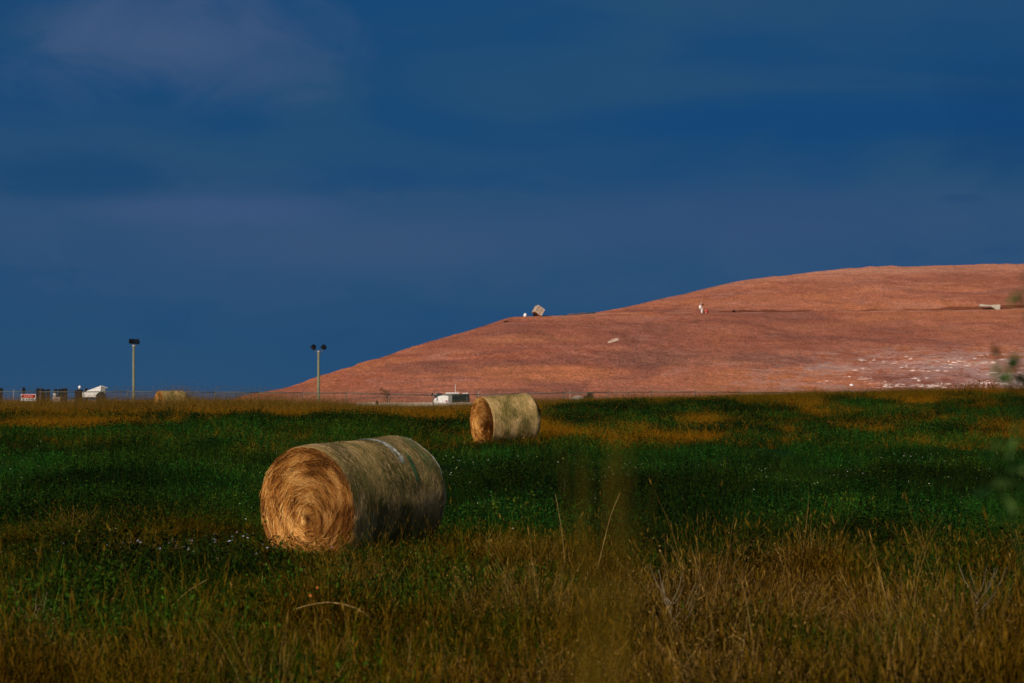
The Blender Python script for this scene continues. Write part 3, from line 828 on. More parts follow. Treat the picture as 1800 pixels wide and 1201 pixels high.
        if any(((pts[2][0] - hx) / hw) ** 2 + ((pts[2][2] - R0 * .95 - hz) / hh) ** 2 < 1.6 for hx, hz, hw, hh in b.get('holes', [])): continue
        rd = np.array([math.cos(t0 + dl / 2), -.5, math.sin(t0 + dl / 2)]); rd /= np.linalg.norm(rd)
        it.append((pts, .6 + .9 * r.random(), bv, rd))
    for i in range(int(700 * detail)):
        t0 = r.random() * 6.283; rr = R0 * (.93 + .07 * r.random()); o_ = np.array([math.cos(t0), 0, math.sin(t0)])
        if o_[2] < -.85: continue
        tg = np.array([-o_[2], 0, o_[0]]) * r.choice([-1, 1])
        p0 = o_ * rr + np.array([0, -L / 2 + .02 - .01 * r.random(), R0 * .95]); ln = .03 + .06 * r.random() ** 2
        dr = o_ * (.15 + .5 * r.random()) + tg * (.5 + r.random()) + np.array([0, -.5 * r.random(), -.2])
        dr /= np.linalg.norm(dr)
        it.append(([p0, p0 + dr * ln * .5, p0 + dr * ln + np.array([0, 0, -.01])], .7, min(1, r.random() * .8 + .1), np.cross(dr, o_)))
    v, q, bb = strips(it, .0044 if detail > .9 else .009)
    st = obj('loose_straw', raw_mesh('loose_straw', v, q, M['end_straw'], False, {'bv': bb}), root); st['kind'] = 'stuff'
    # straw pressed round the side under the net
    it = []
    for i in range(int(13000 * detail)):
        s = .005 + .93 * r.random(); t0 = r.random() * 6.283; dl = .05 + .28 * r.random()
        if math.sin(t0 + dl / 2) < -.8: continue
        dy = r.normal(0, .03) if r.random() < .7 else r.normal(0, .11)
        bvn = float(fbm(t0 * .8 + sd_, s * 7 + 2, 3)); bv = min(1, max(0, (bvn - .5) * 3.2 * b.get('even', 1) + .42 + r.normal(0, .22)))
        pts = []; lift = .004 + .010 * r.random()
        for j in range(5):
            u = j / 4; tt = t0 + dl * u; s2 = min(max(s + dy * u, .004), .97)
            q_ = max(0, (s2 - .86) / .14)
            rr = float(rad(np.array(tt), s2)) * math.sqrt(1 - (q_ * .62) ** 2) + lift
            pts.append(np.array([math.cos(tt) * rr, -L / 2 + s2 * L, float(clampz(np.array(math.sin(tt) * rr))) + R0 * .95]))
        it.append((pts, .5 + .9 * r.random(), bv, np.array([0, 1., 0])))
    for i in range(int(500 * detail)):            # whiskers standing off the roll
        s = .01 + .9 * r.random(); t0 = r.random() * math.pi * 1.3 - .5
        o_ = np.array([math.cos(t0), 0, math.sin(t0)]); tg = np.array([-o_[2], 0, o_[0]])
        p0 = o_ * float(rad(np.array(t0), s)) * .995 + np.array([0, -L / 2 + s * L, R0 * .95])
        dr = o_ * (.1 + .4 * r.random()) + tg * r.normal(0, 1) + np.array([0, r.normal(0, .6), 0]); dr /= np.linalg.norm(dr)
        ln = .02 + .05 * r.random()
        it.append(([p0, p0 + dr * ln * .5, p0 + dr * ln], .6, min(1, .4 + .6 * r.random()), np.cross(dr, o_)))
    v, q, bb = strips(it, .0046 if detail > .9 else .009)
    ss_ = obj('pressed_straw', raw_mesh('pressed_straw', v, q, M['side_straw'], False, {'bv': bb}), root); ss_['kind'] = 'stuff'
    # bands of net wound round the roll, and one dark band painting shoulder shade
    for nm, s0, w, t0, t1, mat, hole in bands:
        if hole >= 0:                                 # loose broken net strands lying along the roll
            it = []; r2 = np.random.default_rng(int(s0 * 1000))
            for i in range(int(hole)):
                u0 = r2.random(); tt0 = t0 + (t1 - t0) * u0; dl = .06 + .22 * r2.random(); s = s0 + r2.normal(0, w / L / 2.2) + .03 * (u0 - .5)
                pts = []
                for j in range(5):
                    tt = tt0 + dl * j / 4; s2 = min(s + r2.normal(0, .002), .98); q_ = max(0, (s2 - .86) / .14)
                    rr = float(rad(np.array(tt), s2)) * math.sqrt(1 - (q_ * .62) ** 2) + .016 + .006 * r2.random()
                    pts.append(np.array([math.cos(tt) * rr, -L / 2 + s2 * L, math.sin(tt) * rr + R0 * .95]))
                it.append((pts, .5 + .8 * r2.random(), r2.random(), np.array([0, 1., 0])))
            v, q, bb = strips(it, .006); no = obj('net_or_shade_band', raw_mesh('net_or_shade_band', v, q, mat, False, {'bv': bb}), root); no['kind'] = 'stuff'
            continue
        V, Q = [], []; k = 120; kw = 6
        tt = np.linspace(t0, t1, k)
        for i in range(k):
            e = .75 + .5 * fbm(tt[i] * 3 + s0 * 40, 1.5, 3)
            for j in range(kw + 1):
                s = s0 + (j / kw - .5) * w * e / L + .02 * math.sin(tt[i] * 1.3) * 0.3
                q_ = max(0, (s - .86) / .14)
                rr = float(rad(np.array(tt[i]), s)) * math.sqrt(1 - (q_ * .62) ** 2) + .018
                V.append((math.cos(tt[i]) * rr, -L / 2 + s * L, math.sin(tt[i]) * rr + R0 * .95))
        hr = np.random.default_rng(int(s0 * 1000))
        for i in range(k - 1):
            for j in range(kw):
                if fbm(tt[i] * 6 + j * .35 + s0 * 9, j * .6 + s0 * 31, 3) + hr.normal(0, .06) > hole:
                    A_ = i * (kw + 1) + j; Q.append((A_, A_ + 1, A_ + kw + 2, A_ + kw + 1))
        if Q:
            obj('net_or_shade_band', raw_mesh('net_or_shade_band', V, Q, mat, True), root)
    return root

BALES[0]['sink'] = .06; BALES[0]['holes'] = [(.05, -.19, .035, .055), (.085, -.30, .03, .045), (-.16, .21, .05, .025), (.11, .33, .045, .02), (-.33, .14, .025, .05)]
b1 = bale(BALES[0], 'largest round hay bale with a bright spiral end and pale band over its top', 1.0,
          [('band', .60, .06, R(36), R(128), M['net_or_shade_band'], 270), ('green', .655, .05, R(14), R(44), M['green_net'], 80), ('green2', .83, .12, R(22), R(78), M['green_net'], 100), ('pale', .93, .05, R(20), R(100), M['net_or_shade_band'], 45)])
BALES[1]['flare'] = .03; BALES[1]['sink'] = .06; BALES[1]['even'] = .55; BALES[1]['holes'] = [(.02, -.14, .055, .075), (.44, -.20, .05, .06), (.14, -.34, .045, .05)]
b2 = bale(BALES[1], 'mid-distance round hay bale with two dark holes in its orange end, standing in green grass', .75, [('rim', .955, .11, R(12), R(96), M['rust_dark'], -1)])  # dark rim band: shade of the far shoulder put into colour
b3 = bale(BALES[2], 'small far round hay bale half hidden behind tall dry grass by the floodlight pole', .22, [])


# ------------------------------------------------------------------ weeds, stalks and bushes
def leaf_mesh(centres, nleaf, size, seed, spread_, flat=.6, lens=2.0):
    r = np.random.default_rng(seed); V, Q, B = [], [], []
    for c_, sp in centres:
        for i in range(nleaf):
            o_ = r.normal(0, 1, 3); o_ *= sp * r.random() ** .4 / (np.linalg.norm(o_) + 1e-9)
            p0 = np.array(c_) + o_
            d1 = r.normal(0, 1, 3); d1[2] *= flat; d1 /= np.linalg.norm(d1)
            d2 = np.cross(d1, r.normal(0, 1, 3)); d2 /= np.linalg.norm(d2) + 1e-9
            nn = np.cross(d1, d2)
            Ls = size * (.6 + .8 * r.random()); b = len(V); bv = r.random()
            w = Ls / lens / 2
            for u, ww, dn in ((0, .0, 0), (.3, .85, .05), (.6, 1.0, .07), (1, 0., 0)):
                m_ = p0 + d1 * Ls * u + nn * dn * Ls
                V.append(m_ - d2 * w * ww); V.append(m_ + d2 * w * ww); B += [bv, bv]
            for k in range(3): Q.append((b + 2 * k, b + 2 * k + 1, b + 2 * k + 3, b + 2 * k + 2))
    return np.array(V), np.array(Q), np.array(B)

def leaf_material(name, cols):
    m = strand_material(name, cols)
    n = NT(m.node_tree); p = n.n['Principled BSDF']; out = n.n['Material Output']
    p.inputs['Specular IOR Level'].default_value = .06; p.inputs['Roughness'].default_value = .7
    c = p.inputs['Base Color'].links[0].from_socket
    tr = n.node('ShaderNodeBsdfTranslucent'); n.put(tr.inputs[0], c)
    mx = n.node('ShaderNodeMixShader'); mx.inputs[0].default_value = .3
    n.l.new(p.outputs[0], mx.inputs[1]); n.l.new(tr.outputs[0], mx.inputs[2]); n.l.new(mx.outputs[0], out.inputs[0])
    return m
M['leaf_dark'] = leaf_material('dark_leaf', [(.002, .012, .002), (.003, .022, .003), (.005, .032, .004), (.014, .04, .006)])
M['leaf_weed'] = leaf_material('weed_leaf', [(.003, .022, .003), (.007, .038, .004), (.020, .065, .008), (.12, .19, .045)])
M['leaf_rust'] = leaf_material('rusty_leaf', [(.04, .03, .008), (.10, .05, .014), (.16, .06, .016), (.05, .06, .015)])
M['stem_green'] = material('green_stem', (.012, .035, .005), var=.3, spec=.05)
M['stem_dry'] = material('dry_stem', (.24, .16, .055), var=.5, scale=8, spec=.05)
M['stem_pale'] = material('bleached_stem', (.17, .13, .08), var=.5, scale=8, spec=.05)
M['stem_brown'] = material('brown_stem', (.09, .06, .035), var=.4, scale=8)

def bush(px, py, y, w, h, label, seed, leaf='leaf_dark', size=.09, n_=26):
    q = P(px, py, y); base = gz(q.x, y)
    r = np.random.default_rng(seed)
    root = empty('weed_bush', (q.x, y, base), label, 'bush', group='dark green weed bushes in the field')
    mb = MB(); cs = []
    for i in range(int(9 + w * 5)):
        a = r.random() * 6.283; e = r.random() ** .5
        tip = Vector((math.cos(a) * w / 2 * e, math.sin(a) * w / 2 * e, h * (.45 + .55 * r.random()) * (1 - .35 * e * e)))
        mb.path([Vector((math.cos(a) * .05, math.sin(a) * .05, -.05)), tip * .5 + Vector((0, 0, .05)), tip], [.012, .008, .003], 5)
        cs.append((tip, .17)); cs.append((tip * .6 + Vector((0, 0, .03)), .17))
    mb.build('stem', M['stem_green'], root)
    v, f, b = leaf_mesh(cs, n_, size, seed, .2)
    obj('foliage', raw_mesh('foliage', v, f, M[leaf], False, {'bv': b}), root)
    return root
bl = [(276, 748, 122, 1.5, .62, 'dark green weed bush in yellow grass, below the far half-hidden hay bale'),
      (262, 738, 133, .9, .45, 'small dark green weed clump just above a wider bush in the left yellow grass'),
      (341, 749, 120, 1.3, .6, 'rounded dark green weed bush in yellow grass, rightmost of the three on the left'),
      (1265, 776, 92, 1.7, .62, 'largest dark weed bush right of the mid-distance bale, black shade under it'),
      (1218, 770, 95, 1.1, .5, 'leafy green weed clump touching the left side of the largest dark bush'),
      (1345, 770, 96, 1.6, .5, 'broad green weed clump right of the largest dark bush'),
      (1010, 757, 108, .8, .6, 'narrow dark weed bush standing right of the mid-distance hay bale'),
      (1158, 768, 96, 1.0, .45, 'low weed clump between two yellow patches in the middle of the field'),
      (1670, 775, 93, 1.1, .5, 'dark weed bush among yellow patches near the right side of the field'),
      (1665, 738, 128, 1.9, .55, 'wide dark weed bush near the rusty weeds at the right end of the field'),
      (1100, 940, 40.2, 1.2, .38, 'low dark leafy clump where green field meets dry foreground grass')]
for i, a in enumerate(bl): bush(*a[:5], a[5], 300 + i, size=.04 if a[2] < 60 else .06, n_=60)

def stalk(name, pts, rads, label, mat, cat='dry stalk', group=None):
    v = [Vector(p) for p in pts]; base = v[0]
    out = []
    for i in range(len(v) - 1):                   # smooth the bends
        p0 = v[max(i - 1, 0)]; p1 = v[i]; p2 = v[i + 1]; p3 = v[min(i + 2, len(v) - 1)]
        for k in range(6):
            u = k / 6
            out.append(.5 * ((2 * p1) + (p2 - p0) * u + (2 * p0 - 5 * p1 + 4 * p2 - p3) * u * u + (3 * p1 - p0 - 3 * p2 + p3) * u ** 3))
    out.append(v[-1]); k = len(out)
    rr = [rads[0] + (rads[1] - rads[0]) * i / (k - 1) for i in range(k)]
    o = MB().path([p - base for p in out], rr, 6).build(name, mat, None, True)
    o.location = base
    tag(o, label, cat, group)
    return o
def S(pts, y, dy=0.0): return [P(a, b, y + dy * i) for i, (a, b) in enumerate(pts)]
GS = 'bent dry stalks in the foreground'
stalk('dry_stalk', S([(706, 1165), (672, 1108), (632, 1072), (585, 1059), (545, 1063), (515, 1072)], 23.6), (.010, .004), 'long pale dry stalk bent over in an arch below the nearest bale', M['stem_dry'], group=GS)
stalk('dry_stalk', S([(712, 1190), (675, 1135), (640, 1120), (605, 1110), (572, 1086)], 23.2), (.008, .003), 'shorter pale dry stalk lying under the arched stalk', M['stem_dry'], group=GS)
stalk('dry_stalk', S([(690, 1160), (706, 1133), (740, 1122), (790, 1112), (835, 1100)], 23.4), (.007, .003), 'thin dry stalk leaning right from the foot of the arched stalk', M['stem_dry'], group=GS)
stalk('dry_stalk', S([(1342, 1215), (1325, 1165), (1308, 1130), (1294, 1118), (1278, 1120)], 21.0), (.009, .006), 'drooping pale grass blade at the bottom right of the middle foreground', M['stem_dry'], group=GS)
stalk('dry_stalk', S([(1050, 1000), (1062, 950), (1074, 905), (1090, 866)], 29.0), (.004, .003), 'tall upright dry stem leaning right, crossing the green field', M['stem_dry'], group=GS)
stalk('dry_stalk', S([(993, 990), (988, 940), (982, 900), (976, 868)], 29.0), (.0035, .0025), 'tall upright dry stem leaning left, crossing the green field', M['stem_dry'], group=GS)
stalk('dry_stalk', S([(225, 1110), (290, 1075), (330, 1040), (365, 1018)], 25.5), (.006, .002), 'thin straight straw rising to the right in the left foreground', M['stem_dry'], group=GS)

def dead_weed(px, py, y, h, label, seed):
    q = P(px, py, y); r = np.random.default_rng(seed)
    root = empty('dead_weed', (q.x, y, gz(q.x, y)), label, 'weed', group='bleached dead weeds in the foreground')
    hh = q.z - gz(q.x, y) + h
    mb = MB(); tw = MB()
    mb.path([(0, 0, -.02), (.03, 0, hh * .4), (-.02, .02, hh * .75), (-.06, 0, hh)], [.005, .0045, .003, .002], 6)
    for i in range(11):
        z = hh * (.3 + .6 * r.random()); a = r.random() * 6.283; L = .1 + .22 * r.random()
        p1 = Vector((math.cos(a) * L * .5, math.sin(a) * L * .5, z + L * .6)); p2 = p1 + Vector((math.cos(a) * L * .3, math.sin(a) * L * .3, L * .7))
        tw.path([(0, 0, z), p1, p2], [.0035, .0028, .0014], 5)
    mb.build('stem', M['stem_pale'], root, True); tw.build('twigs', M['stem_pale'], root, True)
dead_weed(1715, 1060, 22.5, .16, 'bleached branching dead weed in the dry grass at lower right', 5)
dead_weed(1180, 1070, 23.0, .14, 'bleached dead weed tuft in the dry grass right of the middle', 6)
dead_weed(60, 1090, 23.0, .08, 'bleached dead weed tuft in the dry grass at lower left', 8)
for px, py, lb in ((546, 1046, 'lower of two small orange flowers above the arched dry stalk'), (558, 1032, 'upper of two small orange flowers above the arched dry stalk')):
    q = P(px, py, 24.6); root = empty('orange_flower', (q.x, 24.6, gz(q.x, 24.6)), lb, 'flower', group='orange flowers')
    if 'orange' not in M: M['orange'] = material('orange_petals', (.34, .085, .01), var=.15)
    h = q.z - gz(q.x, 24.6)
    MB().tube((0, 0, 0), (0, 0, h), .004, .003, 5).build('stem', M['stem_green'], root)
    b = MB()
    for i in range(8):
        a = i * math.pi / 4; u = Vector((math.cos(a), -.3, math.sin(a))); w = Vector((-math.sin(a), 0, math.cos(a)))
        b._add([Vector((0, -.01, h)), Vector((0, -.01, h)) + u * .009 + w * .006, Vector((0, -.01, h)) + u * .016, Vector((0, -.01, h)) + u * .009 - w * .006], [(0, 1, 2, 3)])
    b.build('petals', M['orange'], root)

# blurred tall grass very close to the lens
def near_tuft():
    r = np.random.default_rng(77); y = 3.6
    q = P(1050, 1100, y); base = gz(q.x, y)
    mb = MB()
    for i in range(60):
        a = r.random() * 6.283; h = (EYE + (HOR - 735) / F * y - base) * (.82 + .18 * ((i * 37) % 60) / 60)
        lean = ((i + .5) / 30 - 1) * .045 + r.normal(0, .010); ly = r.normal(0, .06)
        p0 = Vector((math.cos(a) * .03 * r.random(), math.sin(a) * .04, -.02))
        p1 = p0 + Vector((lean * .3, ly * .4, h * .55)); p2 = p0 + Vector((lean, ly, h))
        mb.path([p0, p1, p2], [.0006, .0004, .00025], 4)
        mb.lathe([(.0002, 0), (.0004, .03), (.0005, .06), (.0003, .09), (.0002, .12)], p2 - Vector((0, 0, .09)), 5, (lean * .5, lean, 0))
    o = mb.build('tall_grass_tuft', M['near_straw'], None)
    o.location = (q.x, y, base); tag(o, 'blurred tuft of tall thin golden grass close to the camera, right of the nearest bale', 'grass tuft')
M['near_straw'] = material('near_straw', (.10, .062, .006), var=.3, spec=.03)
near_tuft()

def near_weed():
    y = 4.6; x0 = .95; base = gz(x0, y)
    root = empty('leafy_weed', (x0, y, base), 'blurred green leafy weed close to the camera at the right edge', 'weed')
    def L(px, py, dy=0.0): return P(px, py, y + dy) - Vector((x0, y, base))
    tips = [(L(1775, 648), .036, 20), (L(1768, 668), .026, 10), (L(1797, 682, .05), .035, 12), (L(1815, 690, .1), .05, 14), (L(1796, 508), .02, 5), (L(1800, 528), .016, 4), (L(1815, 500), .04, 12),
            (L(1775, 800, .1), .05, 16), (L(1745, 795), .03, 6), (L(1790, 850, -.1), .06, 20), (L(1815, 790), .06, 20), (L(1765, 880, .1), .04, 9), (L(1830, 880), .09, 30), (L(1850, 650), .08, 24), (L(1860, 560), .07, 22), (L(1880, 760), .1, 34), (L(1840, 1000), .08, 22), (L(1900, 950), .1, 30)]
    mb = MB()
    for q, s_, n_ in tips:
        mb.path([Vector((0, 0, -.03)), Vector((.04, 0, q.z * .55)), q], [.0035, .003, .0013], 6)
    mb.build('stem', M['stem_green'], root)
    V, Q, B = [], [], []; k = 0
    for i, (q, s_, n_) in enumerate(tips):
        v, f, b = leaf_mesh([(q, s_ * .75)], max(3, int(n_ * .6)), .030, 900 + i, s_, lens=2.6)
        V.append(v); Q.append(f + k); B.append(b); k += len(v)
    obj('foliage', raw_mesh('foliage', np.concatenate(V), np.concatenate(Q), M['leaf_weed'], False, {'bv': np.concatenate(B)}), root)
near_weed()


# ------------------------------------------------------------------ fence along the far edge of the field
FY = 200.0
rail_px = [-300, 0, 200, 440, 600, 690, 760, 850, 950, 1055, 1200, 1380, 1600]
rail_py = [689.5, 689, 688.8, 690, 691, 693, 695, 693.5, 691.3, 689.6, 689, 690.3, 692]
def rail_z(x): return EYE + (HOR - np.interp(900 + F * x / FY, rail_px, rail_py)) / F * FY
fence = empty('chain_link_fence', (0, FY, gz(0, FY)), 'grey chain link fence with barbed wire along the foot of the red hill', 'fence')
ob = fence.location
step = 3.07; x0 = (454.5 - 900) / F * FY - 10 * step
px_posts = [x0 + i * step for i in range(0, 32)]
rail = MB(); fab_v, fab_f = [], []; barb = MB()
for i, x in enumerate(px_posts):
    zt = float(rail_z(x)); zg = gz(x, FY)
    o = MB().tube((x - ob.x, 0, zg - .1 - ob.z), (x - ob.x, 0, zt + .04 - ob.z), .033, None, 8)
    o.tube((x - ob.x, 0, zt + .04 - ob.z), (x + .11 - ob.x, .16, zt + .36 - ob.z), .016, .012, 6)
    o.build('post', M['galv'], fence, True)
    if i + 1 < len(px_posts):
        x2 = px_posts[i + 1]; z2 = float(rail_z(x2)); zg2 = gz(x2, FY)
        rail.tube((x, 0, zt - ob.z), (x2, 0, z2 - ob.z), .036, None, 6)
        for k in (.3, .65, 1.0):
            p0 = Vector((x + .11 * k, .16 * k, zt + .04 + .32 * k - ob.z)); p1 = Vector((x2 + .11 * k, .16 * k, z2 + .04 + .32 * k - ob.z))
            barb.tube(p0, (p0 + p1) / 2 - Vector((0, 0, .012)), .005, None, 3, False); barb.tube((p0 + p1) / 2 - Vector((0, 0, .012)), p1, .005, None, 3, False)
            for j in range(14): 
                q = p0 + (p1 - p0) * ((j + .5) / 14); barb.tube(q + Vector((-.02, 0, .03)), q + Vector((.02, 0, -.03)), .003, None, 3, False)
rail.build('top_rail', M['galv'], fence, True); barb.build('barbed_wire', M['wire'], fence)
# woven mesh
xa, xb = px_posts[0], px_posts[-1]
pitch = .085; wv = .0022
for sgn in (1, -1):
    q = xa - 2
    while q < xb + 2:
        zt = float(rail_z(q)); H = 1.55
        p0 = np.array([q, 0, zt - ob.z]); p1 = np.array([q + sgn * H, .004 * sgn, zt - H - ob.z])
        if min(p0[0], p1[0]) > xa and max(p0[0], p1[0]) < xb:
            nrm = np.array([.7071 * wv, 0, sgn * .7071 * wv]); b = len(fab_v)
            fab_v += [p0 - nrm, p0 + nrm, p1 + nrm, p1 - nrm]; fab_f.append((b, b + 1, b + 2, b + 3))
        q += pitch
obj('mesh', raw_mesh('mesh', np.array(fab_v), np.array(fab_f), M['wire']), fence)

# red and white sign hung on the fence
q = P(50, 698, FY - .06); s = empty('warning_sign', (q.x, FY - .06, q.z), 'red and white sign fixed to the fence at the far left', 'sign')
MB().box((0, 0, -.05), (1.04, .012, .48)).build('white_board', M['white_paint'], s)
MB().box((0, -.010, .05), (.98, .008, .24)).build('red_panel', M['red'], s)
mk = MB()
for i, (x, w) in enumerate([(-.26, .07), (-.17, .05), (-.09, .06), (0, .07), (.09, .05), (.17, .06), (.25, .06)]):
    mk.box((x, -.016, .05), (w * .8, .004, .10)); 
mk.build('pale_marks', material('pink_lettering', (.55, .25, .24), var=.3, scale=20), s)
for x in (-.40, .41): MB().box((x, -.016, .05), (.09, .004, .13)).build('dark_mark', M['rust_dark'], s)
for x in (-.33, -.12, .05, .22, .36): MB().box((x, -.008, -.17), (.10, .004, .11)).build('grey_mark', M['grey_side'], s)

# ------------------------------------------------------------------ floodlight poles
def pole(px, y, top, label, kind):
    q = P(px, top, y); base = gz(q.x, y); h = q.z - base
    root = empty('floodlight_pole', (q.x, y, base), label, 'light pole', group='wooden floodlight poles beyond the fence')
    b = MB(); k = 9
    b.path([Vector((.004 * math.sin(i * .7), 0, h * i / k - (.2 if i == 0 else 0))) for i in range(k + 1)], [.118 - .022 * i / k for i in range(k + 1)], 14)
    b.build('post', M['wood'], root, True)
    ck = MB().tube((0, 0, h), (0, 0, h + .10), .10, .085, 10); ck.build('cap', M['concrete'], root, True)
    for sx, dy, tilt, yaw in kind:
        arm = MB()
        arm.path([(sx * .06, 0, h - .02), (sx * .22, dy * .3, h + .0), (sx * .33, dy * .6, h + .14), (sx * .36, dy, h + .26)], .032, 8)
        ao = arm.build('bracket', M['galv'], root, True)
        lamp = MB(); rot = (R(tilt), R(0), R(yaw))
        lamp.box((0, 0, .0), (.50, .22, .36), rot=(0, 0, 0), taper=.9)
        lamp.box((0, -.135, 0), (.56, .05, .42)); lamp.box((0, .17, .0), (.26, .13, .22))
        for i in range(5): lamp.box((-.16 + .08 * i, .13, .19), (.012, .16, .04))
        lo = lamp.build('lamp_head', M['lamp_black'], root, bevel=.015)
        lo.location = (sx * .40, dy, h + .38); lo.rotation_euler = (R(tilt), 0, R(yaw)); lo.scale = (.82, .82, .82)
        gl = MB().box((0, -.166, 0), (.48, .012, .34)).build('lens', M['glass'], lo)
    return root
pole(235, 226, 609, 'left wooden floodlight pole, its two lamp heads bunched together at the top', [(-.45, .25, -35, 200), (.62, -.05, 28, -15)])
pole(560, 226, 619, 'right wooden floodlight pole, its two lamp heads spread in a V before the hill slope', [(-1.0, 0, 40, -60), (1.0, 0.1, -42, 245)])

# ------------------------------------------------------------------ things behind the fence, left
def part(mb, name, mat, root, **k): return mb.build(name, M[mat], root, **k)
y = 228.0
q = P(162, 697, y); tr = empty('white_trailer', (q.x, y, gz(q.x, y)), 'white wedge shaped trailer with its shaded end painted grey behind the fence at left', 'trailer', rz=R(10))
zz = lambda py: float(P(0, py, y).z) - gz(q.x, y)
prof = [(-.75, .55), (.62, .55), (.72, zz(678)), (.55, zz(679.5)), (-.55, zz(688.5)), (-.75, zz(690))]
part(MB().prism(prof, -.65, .75), 'body', 'white_paint', tr, bevel=.03)
part(MB().prism([(.725, .6), (1.0, .62), (1.06, zz(681)), (.735, zz(678.6))], -.60, .70), 'shaded_end', 'grey_side', tr, bevel=.02)  # grey colour stands for the shade on this end of the white body
part(MB().box((.98, .05, zz(680.5)), (.46, 1.5, .035), rot=(0, R(16), 0)), 'canopy', 'white_paint', tr)
part(MB().lathe([(.02, -.1), (.36, -.1), (.40, -.06), (.40, .06), (.36, .1), (.02, .1)], (.72, -.74, .42), 20, (R(90), 0, 0)), 'wheel', 'tyre', tr, smooth=False)
part(MB().prism([(.24, .62), (.36, .84), (.55, .95), (.85, .95), (1.04, .84), (1.16, .62), (1.08, .62), (.98, .78), (.82, .87), (.58, .87), (.44, .78), (.32, .62)], -.84, -.66), 'fender', 'dark', tr)
part(MB().box((0, 0, .5), (1.7, 1.2, .1)).tube((-.8, 0, .5), (-1.7, 0, .45), .05), 'chassis', 'rust_dark', tr)

GB = 'dark upright bins standing behind the fence'
def bin_(px, top, wpx, label, mat, first=False):
    q = P(px, top, y + 2); g_ = gz(q.x, y + 2); h = q.z - g_; w = wpx / F * y
    root = empty('upright_bin', (q.x, y + 2, g_), label, 'bin', group=GB)
    part(MB().box((0, 0, h * .46), (w * .82, w * .8, h * .9), taper=1.12), 'body', mat, root, bevel=.02)
    part(MB().box((0, 0, h * .95), (w, w * .98, h * .09), taper=.9), 'lid', 'dark', root, bevel=.02)
    part(MB().tube((-w * .35, w * .45, .12), (w * .35, w * .45, .12), .12, None, 12), 'wheel', 'tyre', root)
    return root
bin_(1, 682, 8, 'dark bin cut by the left edge of the photo behind the fence', 'dark')
bin_(70, 683, 12, 'widest dark brown bin, just right of the red sign', 'rust_dark')
bin_(78, 685, 6, 'narrow dark green bin leaning on the widest brown bin right of the sign', 'dark_green')
bin_(85, 684, 6, 'slim blue-black bin standing alone behind the fence', 'dark')
bin_(98, 684, 5.5, 'slim dark bin left of the taller green bin, white bucket at its foot', 'rust_dark')
bin_(106, 684, 7.5, 'dark green bin between two dark brown ones', 'dark_green')
bin_(114, 683, 9, 'wide dark bin at the right end of the row of bins', 'rust_dark')
bin_(152, 683, 5, 'thin black bin in front of the white wedge shaped trailer', 'dark')
q = P(97, 695.5, y); b = MB().lathe([(.09, 0), (.13, .26), (.14, .27), (.14, .29), (.12, .29)], (0, 0, 0), 16); o = b.build('bucket', M['white_paint'], None, True); o.location = (q.x, y - .2, q.z - .1); o.location.z = q.z - .12
# stand for the bucket: a low pallet
g_ = gz(q.x, y)
tag(o, 'small white bucket at the foot of the slim dark bin', 'bucket')
pl = empty('pallet_stack', (P(101, 700, y).x, y - .2, g_), 'pale timber pallet stack under the white bucket', 'pallets')
hh = o.location.z - g_; k = 6
for i in range(k):
    z = hh * (i + .5) / k; part(MB().box((0, 0, z), (.62, .6, hh / k * .55)).box((-.25, 0, z - hh / k * .36), (.08, .6, hh / k * .26)).box((.25, 0, z - hh / k * .36), (.08, .6, hh / k * .26)), 'pallet', 'crate_edge', pl)
# dark tank with a white globe on top
q = P(139.5, 684.5, y + 1); g_ = gz(q.x, y + 1); h = q.z - g_
tk = empty('dark_tank', (q.x, y + 1, g_), 'dark squat tank topped by a white globe, left of the white trailer', 'tank')
part(MB().lathe([(.24, 0), (.26, .05), (.26, h * .86), (.2, h * .97), (.05, h)], (0, 0, 0), 20), 'body', 'rust_dark', tk, smooth=True)
part(MB().box((-.29, -.1, h * .48), (.09, .12, h * .92)).box((.29, -.1, h * .48), (.09, .12, h * .92)), 'side_frame', 'dark', tk)
part(MB().lathe([(.03, h - .04), (.05, h + .05), (.10, h + .10), (.115, h + .17), (.09, h + .25), (.03, h + .29)], (.02, 0, 0), 16), 'globe', 'white_paint', tk, smooth=True)
# post with a slanting pale brace
q = P(42, 681, y); g_ = gz(q.x, y); h = q.z - g_
bp = empty('braced_post', (q.x, y, g_), 'dark post with a pale slanting brace above the red sign', 'post')
part(MB().box((0, 0, h * .5), (.16, .16, h)).box((0, 0, h - .22), (.24, .2, .2)), 'post', 'dark', bp, bevel=.01)
part(MB().tube((-.06, 0, h - .14), (-.46, 0, h - .36), .022), 'brace', 'galv', bp)
part(MB().tube((-.46, 0, h - .36), (-.46, 0, 0), .022), 'prop', 'galv', bp)
q = P(24, 685, y); g_ = gz(q.x, y)
o = MB().tube((0, 0, 0), (0, 0, q.z - g_), .016, .014, 8).lathe([(.02, q.z - g_), (.02, q.z - g_ + .03)], (0, 0, 0), 8).build('marker_stake', M['concrete'], None, True); o.location = (q.x, y, g_); tag(o, 'thin pale stake left of the red sign', 'stake', 'white marker stakes behind the fence')
for px, py, yy, lb in ((1002, 685, 204.5, 'white stake beside the grey boulder right of the mid-distance bale'), (841, 688, 204.5, 'short white stake between the white truck and the bale')):
    q = P(px, py, yy); g_ = gz(q.x, yy); h = q.z - g_
    o = MB().tube((0, 0, -.1), (0, 0, h), .016, .014, 8).lathe([(.02, h), (.02, h + .03)], (0, 0, 0), 8).build('marker_stake', M['concrete'], None, True); o.location = (q.x, yy, g_); tag(o, lb, 'stake', 'white marker stakes behind the fence')

